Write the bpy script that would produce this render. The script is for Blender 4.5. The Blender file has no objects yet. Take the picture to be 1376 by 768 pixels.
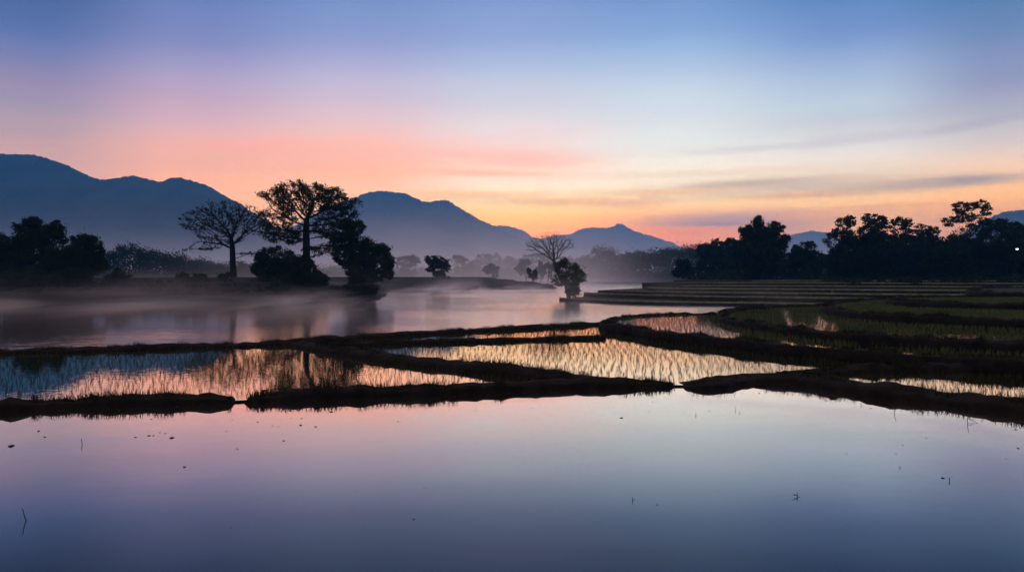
import bpy, bmesh, math, random
import numpy as np

scene = bpy.context.scene
COL = scene.collection
rng = np.random.default_rng(7)
random.seed(7)
CAMZ, FPX, PXC, HOR = 2.6, 1000.0, 688.0, 371.0

# ------------------------------------------------------------------ helpers
def at(px, py, z):
    """point of height z seen at a pixel of the photograph"""
    y = (CAMZ - z) * FPX / (py - HOR)
    return ((px - PXC) / FPX * y, y, z)

def onray(px, py, Y):
    return np.array(((px - PXC) / FPX * Y, Y, CAMZ + (HOR - py) / FPX * Y))

def lin(c):
    o = []
    for v in c:
        v /= 255.0
        o.append(v / 12.92 if v <= 0.04045 else ((v + 0.055) / 1.055) ** 2.4)
    return tuple(o)

def _hash(ix, iy, seed):
    n = (ix.astype(np.int64) * 374761393 + iy.astype(np.int64) * 668265263 + seed * 1442695041) & 0x7fffffff
    n = ((n ^ (n >> 13)) * 1274126177) & 0x7fffffff
    n = n ^ (n >> 16)
    return (n & 0xffff) / 65535.0

def vnoise(x, y, seed=0):
    x = np.asarray(x, float); y = np.asarray(y, float)
    ix = np.floor(x); iy = np.floor(y)
    fx = x - ix; fy = y - iy
    fx = fx * fx * (3 - 2 * fx); fy = fy * fy * (3 - 2 * fy)
    a = _hash(ix, iy, seed); b = _hash(ix + 1, iy, seed)
    c = _hash(ix, iy + 1, seed); d = _hash(ix + 1, iy + 1, seed)
    return (a * (1 - fx) + b * fx) * (1 - fy) + (c * (1 - fx) + d * fx) * fy

def fbm(x, y, seed=0, oct=4, gain=.5):
    s = 0; a = 1; t = 0
    for k in range(oct):
        s = s + a * (vnoise(np.asarray(x) * 2 ** k, np.asarray(y) * 2 ** k, seed + k * 17) - .5)
        t += a; a *= gain
    return s / t * 2

def sstep(a, b, x):
    t = np.clip((np.asarray(x, float) - a) / (b - a), 0, 1)
    return t * t * (3 - 2 * t)

def mesh_np(name, V, faces, mat, parent=None, smooth=False):
    """faces: list of int arrays (n,k); links ONE mesh object"""
    me = bpy.data.meshes.new(name)
    V = np.asarray(V, np.float32)
    faces = [np.asarray(f, np.int32) for f in faces if len(f)]
    me.vertices.add(len(V)); me.vertices.foreach_set('co', V.ravel())
    loops = np.concatenate([f.ravel() for f in faces])
    starts = []; off = 0
    for f in faces:
        starts.append(off + np.arange(len(f)) * f.shape[1]); off += f.size
    starts = np.concatenate(starts)
    me.loops.add(len(loops)); me.loops.foreach_set('vertex_index', loops)
    me.polygons.add(len(starts)); me.polygons.foreach_set('loop_start', starts.astype(np.int32))
    me.polygons.foreach_set('use_smooth', np.full(len(starts), smooth))
    me.update(calc_edges=True); me.validate()
    if mat: me.materials.append(mat)
    o = bpy.data.objects.new(name, me); COL.objects.link(o)
    if parent: o.parent = parent
    return o

def poly_mesh(name, pts, mat, zfun=None):
    """a flat polygon sheet"""
    bm = bmesh.new()
    vs = [bm.verts.new(p) for p in pts]
    f = bm.faces.new(vs); bm.normal_update()
    if f.normal.z < 0: f.normal_flip()
    bmesh.ops.triangulate(bm, faces=[f])
    me = bpy.data.meshes.new(name); bm.to_mesh(me); bm.free()
    me.materials.append(mat)
    o = bpy.data.objects.new(name, me); COL.objects.link(o)
    return o

def tag(o, label=None, cat=None, group=None, kind=None):
    if label: o['label'] = label
    if cat: o['category'] = cat
    if group: o['group'] = group
    if kind: o['kind'] = kind
    return o

def empty(name, loc):
    o = bpy.data.objects.new(name, None); COL.objects.link(o)
    o.location = loc; o.empty_display_size = .3
    return o

def in_poly(x, y, poly):
    poly = np.asarray(poly)[:, :2]
    inside = np.zeros(np.shape(x), bool)
    n = len(poly); j = n - 1
    for i in range(n):
        xi, yi = poly[i]; xj, yj = poly[j]
        c = ((yi > y) != (yj > y)) & (x < (xj - xi) * (y - yi) / (yj - yi + 1e-12) + xi)
        inside ^= c; j = i
    return inside

def seg_dist(x, y, pts, closed=False):
    pts = np.asarray(pts)[:, :2]
    d = np.full(np.shape(x), 1e9)
    n = len(pts)
    for i in range(n if closed else n - 1):
        a = pts[i]; b = pts[(i + 1) % n]
        ab = b - a; L = ab @ ab + 1e-12
        t = np.clip(((x - a[0]) * ab[0] + (y - a[1]) * ab[1]) / L, 0, 1)
        d = np.minimum(d, np.hypot(x - a[0] - t * ab[0], y - a[1] - t * ab[1]))
    return d

def sdf(x, y, poly):
    d = seg_dist(x, y, poly, True)
    return np.where(in_poly(x, y, poly), d, -d)

def catmull(P, step):
    P = np.asarray(P, float)
    Q = np.vstack([2 * P[0] - P[1], P, 2 * P[-1] - P[-2]])
    out = []
    for i in range(1, len(Q) - 2):
        p0, p1, p2, p3 = Q[i - 1:i + 3]
        n = max(2, int(np.linalg.norm(p2[:2] - p1[:2]) / step))
        d0 = np.linalg.norm(p1[:2] - p0[:2]) ** .5 + 1e-6
        d1 = np.linalg.norm(p2[:2] - p1[:2]) ** .5 + 1e-6
        d2 = np.linalg.norm(p3[:2] - p2[:2]) ** .5 + 1e-6
        m1 = (p2 - p1) + d1 * ((p1 - p0) / d0 - (p2 - p0) / (d0 + d1))
        m2 = (p2 - p1) + d1 * ((p3 - p2) / d2 - (p3 - p1) / (d1 + d2))
        t = np.linspace(0, 1, n, endpoint=False)[:, None]
        out.append((2*t**3-3*t**2+1)*p1 + (t**3-2*t**2+t)*m1 + (-2*t**3+3*t**2)*p2 + (t**3-t**2)*m2)
    out.append(Q[-2][None])
    return np.vstack(out)

# ------------------------------------------------------------------ materials
def new_mat(name):
    m = bpy.data.materials.new(name); m.use_nodes = True
    nt = m.node_tree; nt.nodes.clear()
    return m, nt, nt.nodes.new('ShaderNodeOutputMaterial')

def nd(nt, typ, **kw):
    n = nt.nodes.new(typ)
    for k, v in kw.items():
        if k.startswith('i_'):
            key = k[2:]
            key = int(key) if key.isdigit() else key.replace('_', ' ')
            n.inputs[key].default_value = v
        else:
            setattr(n, k, v)
    return n

def rough_mat(name, c1, c2, scale=1.0, rough=.9, bump=0.0, bscale=None, c3=None, spec=.06):
    m, nt, out = new_mat(name); L = nt.links.new
    g = nd(nt, 'ShaderNodeNewGeometry')
    n1 = nd(nt, 'ShaderNodeTexNoise', i_Scale=scale, i_Detail=5.0, i_Roughness=.6)
    L(g.outputs['Position'], n1.inputs['Vector'])
    r = nd(nt, 'ShaderNodeValToRGB')
    r.color_ramp.elements[0].position = .35; r.color_ramp.elements[0].color = (*c1, 1)
    r.color_ramp.elements[1].position = .65; r.color_ramp.elements[1].color = (*c2, 1)
    if c3:
        e = r.color_ramp.elements.new(.8); e.color = (*c3, 1)
    L(n1.outputs['Fac'], r.inputs['Fac'])
    b = nd(nt, 'ShaderNodeBsdfPrincipled', i_Roughness=rough)
    b.inputs['Specular IOR Level'].default_value = spec
    L(r.outputs['Color'], b.inputs['Base Color'])
    if bump:
        n2 = nd(nt, 'ShaderNodeTexNoise', i_Scale=bscale or scale * 4, i_Detail=4.0)
        L(g.outputs['Position'], n2.inputs['Vector'])
        bp = nd(nt, 'ShaderNodeBump', i_Strength=1.0, i_Distance=bump)
        L(n2.outputs['Fac'], bp.inputs['Height']); L(bp.outputs['Normal'], b.inputs['Normal'])
    L(b.outputs['BSDF'], out.inputs['Surface'])
    return m

def leaf_mat(name, c1, c2, scale=.8, trans=.25):
    m, nt, out = new_mat(name); L = nt.links.new
    g = nd(nt, 'ShaderNodeNewGeometry')
    n1 = nd(nt, 'ShaderNodeTexNoise', i_Scale=scale, i_Detail=3.0)
    L(g.outputs['Position'], n1.inputs['Vector'])
    r = nd(nt, 'ShaderNodeValToRGB')
    r.color_ramp.elements[0].position = .3; r.color_ramp.elements[0].color = (*c1, 1)
    r.color_ramp.elements[1].position = .7; r.color_ramp.elements[1].color = (*c2, 1)
    L(n1.outputs['Fac'], r.inputs['Fac'])
    d = nd(nt, 'ShaderNodeBsdfDiffuse'); t = nd(nt, 'ShaderNodeBsdfTranslucent')
    L(r.outputs['Color'], d.inputs['Color']); L(r.outputs['Color'], t.inputs['Color'])
    mx = nd(nt, 'ShaderNodeMixShader', i_0=trans)
    L(d.outputs[0], mx.inputs[1]); L(t.outputs[0], mx.inputs[2])
    L(mx.outputs[0], out.inputs['Surface'])
    return m

def water_mat(name, ripple=.01, rscale=1.0, stretch=(1, 1, 1), rough=.015, murk=(.014, .013, .011), calm=None, breeze=None, tint=(.97, .97, .97)):
    m, nt, out = new_mat(name); L = nt.links.new
    g = nd(nt, 'ShaderNodeNewGeometry')
    mp = nd(nt, 'ShaderNodeMapping'); mp.inputs['Scale'].default_value = stretch
    L(g.outputs['Position'], mp.inputs['Vector'])
    n1 = nd(nt, 'ShaderNodeTexNoise', i_Scale=rscale, i_Detail=3.0)
    L(mp.outputs['Vector'], n1.inputs['Vector'])
    h = n1.outputs['Fac']
    if calm:
        n2 = nd(nt, 'ShaderNodeTexNoise', i_Scale=calm, i_Detail=2.0)
        L(g.outputs['Position'], n2.inputs['Vector'])
        mr = nd(nt, 'ShaderNodeMapRange', i_1=.45, i_2=.62, i_3=.15, i_4=1.0)
        L(n2.outputs['Fac'], mr.inputs[0])
        mu = nd(nt, 'ShaderNodeMath', operation='MULTIPLY')
        L(h, mu.inputs[0]); L(mr.outputs[0], mu.inputs[1]); h = mu.outputs[0]
    if breeze:
        sx = nd(nt, 'ShaderNodeSeparateXYZ'); L(g.outputs['Position'], sx.inputs[0])
        mb = nd(nt, 'ShaderNodeMapRange', interpolation_type='SMOOTHSTEP', i_1=breeze[0], i_2=breeze[1], i_3=breeze[2], i_4=1.0)
        L(sx.outputs['X'], mb.inputs[0])
        mu2 = nd(nt, 'ShaderNodeMath', operation='MULTIPLY'); L(h, mu2.inputs[0]); L(mb.outputs[0], mu2.inputs[1]); h = mu2.outputs[0]
    bp = nd(nt, 'ShaderNodeBump', i_Strength=1.0, i_Distance=ripple)
    L(h, bp.inputs['Height'])
    lw = nd(nt, 'ShaderNodeLayerWeight', i_Blend=.5)
    r = nd(nt, 'ShaderNodeValToRGB'); cr = r.color_ramp
    cr.elements[0].position = .3; cr.elements[0].color = (.10,) * 3 + (1,)
    cr.elements[1].position = 1.0; cr.elements[1].color = (.97,) * 3 + (1,)
    for p, v in ((.55, .12), (.62, .17), (.66, .21), (.70, .31), (.80, .66), (.86, .90), (.92, .97)):
        e = cr.elements.new(p); e.color = (v, v, v, 1)
    L(lw.outputs['Facing'], r.inputs['Fac'])
    d = nd(nt, 'ShaderNodeBsdfDiffuse'); d.inputs['Color'].default_value = (*murk, 1)
    gl = nd(nt, 'ShaderNodeBsdfGlossy', i_Roughness=rough); gl.inputs['Color'].default_value = (*tint, 1)
    if breeze:
        ro = nd(nt, 'ShaderNodeMapRange', i_3=rough, i_4=.14); L(mb.outputs[0], ro.inputs[0]); ro.inputs[1].default_value = breeze[2]; ro.inputs[2].default_value = 1.0
        L(ro.outputs[0], gl.inputs['Roughness'])
    L(bp.outputs['Normal'], gl.inputs['Normal'])
    mx = nd(nt, 'ShaderNodeMixShader')
    L(r.outputs['Color'], mx.inputs[0]); L(d.outputs[0], mx.inputs[1]); L(gl.outputs[0], mx.inputs[2])
    L(mx.outputs[0], out.inputs['Surface'])
    return m

M = {}
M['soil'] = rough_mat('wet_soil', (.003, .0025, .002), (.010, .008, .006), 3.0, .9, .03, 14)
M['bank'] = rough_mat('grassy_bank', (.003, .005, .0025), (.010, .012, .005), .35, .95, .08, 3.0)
M['field'] = rough_mat('terrace_field', (.006, .009, .004), (.015, .019, .008), .6, .9, .05, 5.0)
M['verge'] = rough_mat('lit_verge_grass', (.06, .07, .038), (.12, .125, .07), 1.5, .9)  # light caught along the far terrace edges, painted as a paler grass colour
M['land'] = rough_mat('far_land', (.030, .038, .020), (.055, .062, .035), .02, .95, .1, 2.0)
M['mountain'] = rough_mat('forested_mountain', (.004, .009, .009), (.020, .030, .024), .009, .95, 4.0, .05)
M['bark'] = rough_mat('bark', (.010, .009, .007), (.026, .022, .018), 6.0, .9, .02, 20)
M['pale_bark'] = rough_mat('pale_bark', (.07, .06, .05), (.14, .12, .10), 4.0, .9, .02, 20)
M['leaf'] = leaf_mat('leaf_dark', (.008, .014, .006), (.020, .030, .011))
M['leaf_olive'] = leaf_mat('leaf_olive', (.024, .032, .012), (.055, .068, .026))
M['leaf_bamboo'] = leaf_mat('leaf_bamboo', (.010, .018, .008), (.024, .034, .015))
M['rice'] = leaf_mat('rice_blade', (.016, .022, .008), (.040, .048, .017), 1.2, .4)
M['rice_thick'] = leaf_mat('thick_rice', (.05, .07, .024), (.10, .12, .042), .9, .4)
M['grass'] = leaf_mat('bund_grass', (.007, .010, .004), (.020, .024, .010), 2.0)
M['dead'] = rough_mat('dead_plant', (.012, .010, .008), (.03, .024, .018), 30, .9)
M['metal'] = rough_mat('weathered_post', (.16, .16, .15), (.24, .24, .22), 5.0, .6)
M['pond'] = water_mat('pond_water', .0022, 1.6, (.5, 1.0, 1), .012, calm=.25, tint=(1., .955, .915))
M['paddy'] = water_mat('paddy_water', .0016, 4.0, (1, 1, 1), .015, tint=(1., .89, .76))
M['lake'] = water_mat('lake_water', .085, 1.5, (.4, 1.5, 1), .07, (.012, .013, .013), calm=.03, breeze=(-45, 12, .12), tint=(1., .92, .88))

# ------------------------------------------------------------------ camera
cam = bpy.data.cameras.new('camera'); co = bpy.data.objects.new('camera', cam); COL.objects.link(co)
co.location = (0, 0, CAMZ); co.rotation_euler = (math.pi / 2, 0, 0)
cam.sensor_width = 36; cam.lens = 36 * FPX / 1376; cam.shift_y = -13 / 1376
cam.clip_start = .05; cam.clip_end = 30000
scene.camera = co

# ------------------------------------------------------------------ sky
SUN_AZ, SUN_EL = math.radians(5.5), math.radians(1.2)
world = bpy.data.worlds.new('World'); scene.world = world; world.use_nodes = True
def build_sky():
    nt = world.node_tree; nt.nodes.clear(); L = nt.links.new
    out = nt.nodes.new('ShaderNodeOutputWorld')
    tc = nd(nt, 'ShaderNodeTexCoord'); sp = nd(nt, 'ShaderNodeSeparateXYZ')
    L(tc.outputs['Generated'], sp.inputs[0])
    def mth(op, a, b=None, c=None):
        n = nd(nt, 'ShaderNodeMath', operation=op)
        for i, v in enumerate((a, b, c)):
            if v is None: continue
            if isinstance(v, (int, float)): n.inputs[i].default_value = v
            else: L(v, n.inputs[i])
        return n.outputs[0]
    def maprange(v, a, b, c=0., d=1., smooth=True):
        n = nd(nt, 'ShaderNodeMapRange', interpolation_type='SMOOTHSTEP' if smooth else 'LINEAR', i_1=a, i_2=b, i_3=c, i_4=d)
        L(v, n.inputs[0]); return n.outputs[0]
    def mixc(f, a, b):
        n = nd(nt, 'ShaderNodeMix', data_type='RGBA')
        for s, v in ((n.inputs[0], f), (n.inputs[6], a), (n.inputs[7], b)):
            if isinstance(v, tuple): s.default_value = (*v, 1) if len(v) == 3 else v
            elif isinstance(v, (int, float)): s.default_value = v
            else: L(v, s)
        return n.outputs[2]
    az = mth('ARCTAN2', sp.outputs['X'], sp.outputs['Y'])
    el = mth('ARCSINE', sp.outputs['Z'])
    E0, E1 = math.radians(-2), math.radians(28)
    elf = maprange(el, E0, E1, 0, 1, False)
    columns = [
        (50, [(380,(222,160,150)),(300,(226,164,152)),(240,(208,160,158)),(200,(188,156,162)),(150,(162,148,168)),(115,(146,138,170)),(90,(130,130,170)),(50,(98,117,168)),(0,(76,101,152)),(-60,(62,86,136))]),
        (250,[(380,(250,176,140)),(300,(250,180,145)),(235,(243,174,152)),(200,(224,174,166)),(170,(210,172,180)),(135,(190,162,186)),(100,(166,155,190)),(60,(132,138,186)),(0,(105,125,180)),(-60,(84,106,164))]),
        (480,[(380,(254,186,130)),(300,(254,190,138)),(255,(254,195,163)),(230,(249,183,158)),(180,(231,190,186)),(140,(206,185,201)),(100,(180,175,205)),(60,(146,156,200)),(0,(116,141,192)),(-60,(92,118,176))]),
        (688,[(380,(252,168,110)),(320,(252,176,112)),(297,(252,192,130)),(275,(252,214,168)),(250,(252,224,198)),(215,(246,208,194)),(190,(232,213,213)),(150,(210,205,215)),(100,(180,190,215)),(60,(150,169,210)),(0,(126,149,199)),(-60,(96,124,182))]),
        (900,[(380,(242,142,115)),(320,(246,152,115)),(297,(249,172,125)),(275,(250,206,160)),(250,(246,222,196)),(205,(228,225,219)),(165,(210,217,222)),(110,(184,200,220)),(55,(142,171,211)),(0,(114,145,195)),(-60,(86,118,178))]),
        (1150,[(380,(242,152,112)),(310,(245,170,122)),(270,(242,192,150)),(240,(236,206,180)),(205,(222,214,208)),(165,(193,198,207)),(130,(179,194,212)),(60,(130,156,200)),(0,(96,131,185)),(-60,(74,108,168))]),
        (1350,[(380,(228,150,115)),(310,(238,162,118)),(265,(241,178,134)),(240,(243,194,156)),(200,(216,195,188)),(160,(181,180,190)),(120,(151,156,185)),(60,(120,140,180)),(0,(90,124,170)),(-60,(68,100,152))]),
    ]
    GAIN = {(50, 200): (1.003, 0.944, 0.880), (50, 150): (1.009, 0.933, 0.893), (50, 115): (1.023, 0.919, 0.889), (50, 90): (0.987, 0.897, 0.896), (50, 50): (0.995, 0.865, 0.880), (50, 380): (1.003, 0.944, 0.880), (50, 300): (1.003, 0.944, 0.880), (50, 240): (1.003, 0.944, 0.880), (50, 0): (0.995, 0.865, 0.880), (50, -60): (0.995, 0.865, 0.880), (250, 200): (1.017, 0.960, 0.885), (250, 170): (0.997, 0.945, 0.918), (250, 135): (1.002, 0.929, 0.892), (250, 100): (0.992, 0.929, 0.924), (250, 60): (0.979, 0.895, 0.898), (250, 380): (1.017, 0.960, 0.885), (250, 300): (1.017, 0.960, 0.885), (250, 235): (1.017, 0.960, 0.885), (250, 0): (0.979, 0.895, 0.898), (250, -60): (0.979, 0.895, 0.898), (480, 230): (0.986, 0.919, 0.824), (480, 180): (0.996, 0.946, 0.903), (480, 140): (0.992, 0.939, 0.917), (480, 100): (0.988, 0.941, 0.928), (480, 60): (0.969, 0.911, 0.912), (480, 380): (0.986, 0.919, 0.824), (480, 300): (0.986, 0.919, 0.824), (480, 255): (0.986, 0.919, 0.824), (480, 0): (0.969, 0.911, 0.912), (480, -60): (0.969, 0.911, 0.912), (688, 297): (1.787, 1.185, 0.289), (688, 275): (1.026, 1.011, 0.855), (688, 250): (1.023, 0.974, 0.955), (688, 215): (0.979, 0.930, 0.873), (688, 190): (0.988, 0.964, 0.935), (688, 150): (0.978, 0.944, 0.920), (688, 100): (0.977, 0.943, 0.931), (688, 60): (0.953, 0.908, 0.911), (688, 380): (1.787, 1.185, 0.289), (688, 320): (1.787, 1.185, 0.289), (688, 0): (0.953, 0.908, 0.911), (688, -60): (0.953, 0.908, 0.911), (900, 297): (1.150, 1.014, 0.234), (900, 275): (1.006, 0.976, 0.838), (900, 250): (0.991, 0.968, 0.944), (900, 205): (0.994, 0.963, 0.935), (900, 165): (0.981, 0.949, 0.920), (900, 110): (0.984, 0.951, 0.932), (900, 55): (0.974, 0.935, 0.929), (900, 380): (1.150, 1.014, 0.234), (900, 320): (1.150, 1.014, 0.234), (900, 0): (0.974, 0.935, 0.929), (900, -60): (0.974, 0.935, 0.929), (1150, 270): (1.017, 0.975, 0.765), (1150, 240): (0.975, 0.940, 0.896), (1150, 205): (1.004, 0.961, 0.932), (1150, 165): (0.992, 0.940, 0.916), (1150, 130): (0.977, 0.942, 0.929), (1150, 60): (0.982, 0.913, 0.921), (1150, 380): (1.017, 0.975, 0.765), (1150, 310): (1.017, 0.975, 0.765), (1150, 0): (0.982, 0.913, 0.921), (1150, -60): (0.982, 0.913, 0.921), (1350, 265): (1.025, 0.955, 0.591), (1350, 240): (1.005, 0.966, 0.822), (1350, 200): (1.001, 0.955, 0.906), (1350, 160): (0.983, 0.933, 0.902), (1350, 120): (0.979, 0.901, 0.892), (1350, 60): (0.988, 0.899, 0.896), (1350, 380): (1.025, 0.955, 0.591), (1350, 310): (1.025, 0.955, 0.591), (1350, 0): (0.988, 0.899, 0.896), (1350, -60): (0.988, 0.899, 0.896)}
    HZ = lin((68, 92, 138))
    def through(c, e):
        # what the open sky gives off so that it shows this colour through the valley air
        path = min(6400.0, 520.0 / max(math.sin(e), 1e-4)) if e > 0 else 6400.0
        T = math.exp(-DENS * path)
        return tuple(max(.004, (v - h * (1 - T)) / T) / 12 for v, h in zip(c, HZ))   # ramps hold 0..1: a twelfth here, twelve times at the background
    prev = None; pa = None
    for px, stops in columns:
        u = (px - PXC) / FPX; a = math.atan(u)
        r = nd(nt, 'ShaderNodeValToRGB'); cr = r.color_ramp; cr.interpolation = 'CARDINAL'
        first = True
        ps = []
        for py, c in stops:
            e = math.atan((HOR - py) / FPX / math.sqrt(1 + u * u))
            ps.append(((e - E0) / (E1 - E0), tuple(min(1., v * k) for v, k in zip(through(lin(c), e), GAIN.get((px, py), (1, 1, 1))))))
        cr.elements[0].position = ps[0][0]; cr.elements[0].color = (*ps[0][1], 1)
        cr.elements[1].position = ps[-1][0]; cr.elements[1].color = (*ps[-1][1], 1)
        for p, c in ps[1:-1]:
            k = cr.elements.new(p); k.color = (*c, 1)
        L(elf, r.inputs['Fac'])
        if prev is None: prev = r.outputs['Color']
        else: prev = mixc(maprange(az, pa, a), prev, r.outputs['Color'])
        pa = a
    col = prev
    # streaks of cloud low over the dawn (fixed on the sky dome by azimuth and elevation)
    cx = nd(nt, 'ShaderNodeCombineXYZ'); L(mth('MULTIPLY', az, 5.0), cx.inputs[0]); L(mth('MULTIPLY', el, 42.0), cx.inputs[1])
    no = nd(nt, 'ShaderNodeTexNoise', i_Scale=1.0, i_Detail=6.0, i_Roughness=.6, i_Distortion=.6)
    L(cx.outputs[0], no.inputs['Vector'])
    cx2 = nd(nt, 'ShaderNodeCombineXYZ'); L(mth('MULTIPLY', az, 15.0), cx2.inputs[0]); L(mth('MULTIPLY', el, 125.0), cx2.inputs[1])
    no2 = nd(nt, 'ShaderNodeTexNoise', i_Scale=1.0, i_Detail=8.0, i_Roughness=.68, i_Distortion=1.0)
    L(cx2.outputs[0], no2.inputs['Vector'])
    nm = nd(nt, 'ShaderNodeMath', operation='MULTIPLY_ADD'); nm.inputs[1].default_value = .5
    L(no2.outputs['Fac'], nm.inputs[0]); L(mth('MULTIPLY', no.outputs['Fac'], .5), nm.inputs[2])
    def cloud(px, py, rx, ry, c, strength, tilt=0., lo=.38, hi=.62, nz=no):
        lo, hi = lo + .10, hi + .0
        nonlocal col
        u = (px - PXC) / FPX; a0 = math.atan(u); e0 = math.atan((HOR - py) / FPX / math.sqrt(1 + u * u))
        da = mth('SUBTRACT', az, a0); de = mth('SUBTRACT', el, e0)
        de = mth('SUBTRACT', de, mth('MULTIPLY', da, tilt))
        k = 1.0 / math.sqrt(1 + u * u)
        x = mth('DIVIDE', da, rx / FPX * k); y = mth('DIVIDE', de, ry / FPX * k)
        d2 = mth('ADD', mth('MULTIPLY', x, x), mth('MULTIPLY', y, y))
        mask = mth('EXPONENT', mth('MULTIPLY', d2, -1.0))
        f = mth('MULTIPLY', maprange(mth('ADD', (nm if nz is no else nz).outputs[0], mth('MULTIPLY', mask, .17)), lo, hi), mask)
        f = mth('MULTIPLY', f, strength)
        col = mixc(f, col, through(lin(c), e0))
    cloud(440, 195, 330, 26, (248,162,150), .28, .05)
    cloud(700, 215, 110, 14, (245,165,152), .42, -.03)
    cloud(760, 271, 100, 6, (232,165,130), .75, 0, .3, .55, no2)
    cloud(850, 272, 60, 9, (225,160,135), .6, 0, .35, .6, no2)
    cloud(640, 262, 140, 8, (244,175,130), .6, 0, .35, .6, no2)
    cloud(985, 294, 120, 11, (172,140,152), .95, .02, .28, .5)
    cloud(1050, 306, 60, 9, (180,140,146), .7, 0, .3, .55)
    cloud(930, 312, 80, 8, (236,140,120), .8, 0, .3, .6, no2)
    cloud(1050, 250, 190, 12, (196,174,164), .85, .015, .36, .58)
    cloud(1290, 243, 70, 7, (138,130,146), 1.0, .01, .24, .42, no2)
    cloud(1225, 249, 60, 4, (176,150,146), .9, .03, .26, .44, no2)
    cloud(1010, 246, 90, 5, (188,164,152), .95, .02, .28, .44, no2)
    cloud(1085, 262, 110, 4, (216,160,130), .9, .0, .28, .44, no2)
    cloud(905, 258, 90, 4, (232,180,142), .9, .01, .28, .44, no2)
    cloud(640, 232, 120, 5, (250,176,150), .8, -.02, .28, .46, no2)
    cloud(330, 196, 90, 9, (246,164,152), .6, .06, .28, .46, no2)
    cloud(980, 300, 90, 4, (160,130,146), .95, .0, .26, .42, no2)
    cloud(1190, 250, 120, 8, (190,160,150), .7, 0, .35, .6, no2)
    cloud(960, 232, 190, 6, (226,196,176), .6, .01, .35, .6, no2)
    cloud(1010, 200, 120, 7, (206,196,196), .6, .02, .35, .6)
    cloud(1180, 182, 130, 8, (190,182,190), .6, .05, .35, .6)
    cloud(1340, 160, 90, 8, (165,158,176), .6, .12, .35, .6)
    cloud(1110, 290, 140, 10, (236,160,125), .5, 0, .35, .6, no2)
    cloud(1200, 277, 90, 5, (214,152,128), .6, 0, .35, .6, no2)
    # unseen zenith with brightness added to light mist and land; dark western sky
    back = nd(nt, 'ShaderNodeValToRGB'); bcr = back.color_ramp
    bcr.elements[0].position = 0; bcr.elements[0].color = (*[v / 12 for v in lin((86, 92, 124))], 1)
    bcr.elements[1].position = 1; bcr.elements[1].color = (*[v / 12 for v in lin((96, 108, 142))], 1)
    L(elf, back.inputs['Fac'])
    absaz = mth('ABSOLUTE', az)
    col = mixc(maprange(absaz, math.radians(36), math.radians(110)), col, back.outputs['Color'])
    col = mixc(maprange(el, math.radians(22.5), math.radians(40)), col, tuple(v / 12 for v in (.98, .78, .80)))
    # a little of the physical sky underneath
    sk = nd(nt, 'ShaderNodeTexSky', sky_type='NISHITA'); sk.sun_disc = False
    sk.sun_elevation = SUN_EL; sk.sun_rotation = SUN_AZ
    b1 = nd(nt, 'ShaderNodeBackground', i_Strength=SKY); L(col, b1.inputs['Color'])
    b2 = nd(nt, 'ShaderNodeBackground', i_Strength=.004); L(sk.outputs['Color'], b2.inputs['Color'])
    ad = nd(nt, 'ShaderNodeAddShader'); L(b1.outputs[0], ad.inputs[0]); L(b2.outputs[0], ad.inputs[1])
    L(ad.outputs[0], out.inputs['Surface'])
SKY = 12.0; DENS = 2.0e-4
build_sky()
world.cycles.sampling_method = 'MANUAL'; world.cycles.sample_map_resolution = 1024

sl = bpy.data.lights.new('sun', 'SUN'); so = bpy.data.objects.new('sun', sl); COL.objects.link(so)
sl.energy = .12; sl.angle = math.radians(.5); sl.color = (1, .72, .45)
so.rotation_euler = (math.radians(90) - SUN_EL, 0, math.pi - SUN_AZ)   # low behind the hills
so.rotation_euler = (math.pi / 2 - SUN_EL, 0, math.pi - SUN_AZ)

scene.view_settings.view_transform = 'Standard'; scene.view_settings.look = 'None'
scene.view_settings.exposure = .14; scene.view_settings.gamma = 1
scene.cycles.use_denoising = True
scene.cycles.max_bounces = 6; scene.cycles.volume_bounces = 4
scene.cycles.transparent_max_bounces = 8
scene.cycles.caustics_reflective = False; scene.cycles.caustics_refractive = False

# ------------------------------------------------------------------ mountains
def mountain(name, pts, Y, depth, seed, label, base=0):
    pts = np.array(pts, float)
    xs = np.linspace(pts[0, 0], pts[-1, 0], 700)
    # smooth interpolation of the ridge line
    P = catmull(np.c_[pts, np.zeros(len(pts))], 3.0)
    order = np.argsort(P[:, 0]); hy = np.interp(xs, P[order, 0], P[order, 1])
    X = (xs - PXC) / FPX * Y
    Zc = CAMZ + (HOR - hy) / FPX * Y
    rough = (fbm(X / 45, X * 0, seed, 5, .62)) * .0014 * Y + (vnoise(X / 6, X * 0, seed + 3) - .5) * .0022 * Y
    t = np.linspace(-1, 1, 61)
    TT, XX = np.meshgrid(t, X, indexing='ij')
    ZZ = np.broadcast_to(Zc, XX.shape)
    a = np.abs(TT)
    spur = fbm(XX / 300 + TT * .5, TT * depth / 420 + seed, seed + 9, 5)
    f = (1 - a) ** 1.15
    Zm = base + (ZZ - base) * f * (1 + .36 * spur * np.clip(a * 3, 0, 1) * (1 - a))
    Zm = Zm + rough[None, :] * np.clip(1 - a * 9, 0, 1)
    Zm = Zm + 26 * fbm(XX / 110, TT * depth / 130, seed + 70, 4) * np.clip(a * 6, 0, 1) * (1 - a)
    YY = Y + TT * depth + 60 * fbm(XX / 300, TT * 0, seed + 30, 3) * a
    V = np.stack([XX, YY, Zm], -1).reshape(-1, 3)
    nx = len(X); i, j = np.meshgrid(np.arange(len(t) - 1), np.arange(nx - 1), indexing='ij')
    q = (i * nx + j).ravel()
    o = mesh_np(name, V, [np.c_[q, q + 1, q + nx + 1, q + nx]], M['mountain'], smooth=True)
    tag(o, label, kind='structure')
    return o
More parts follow.
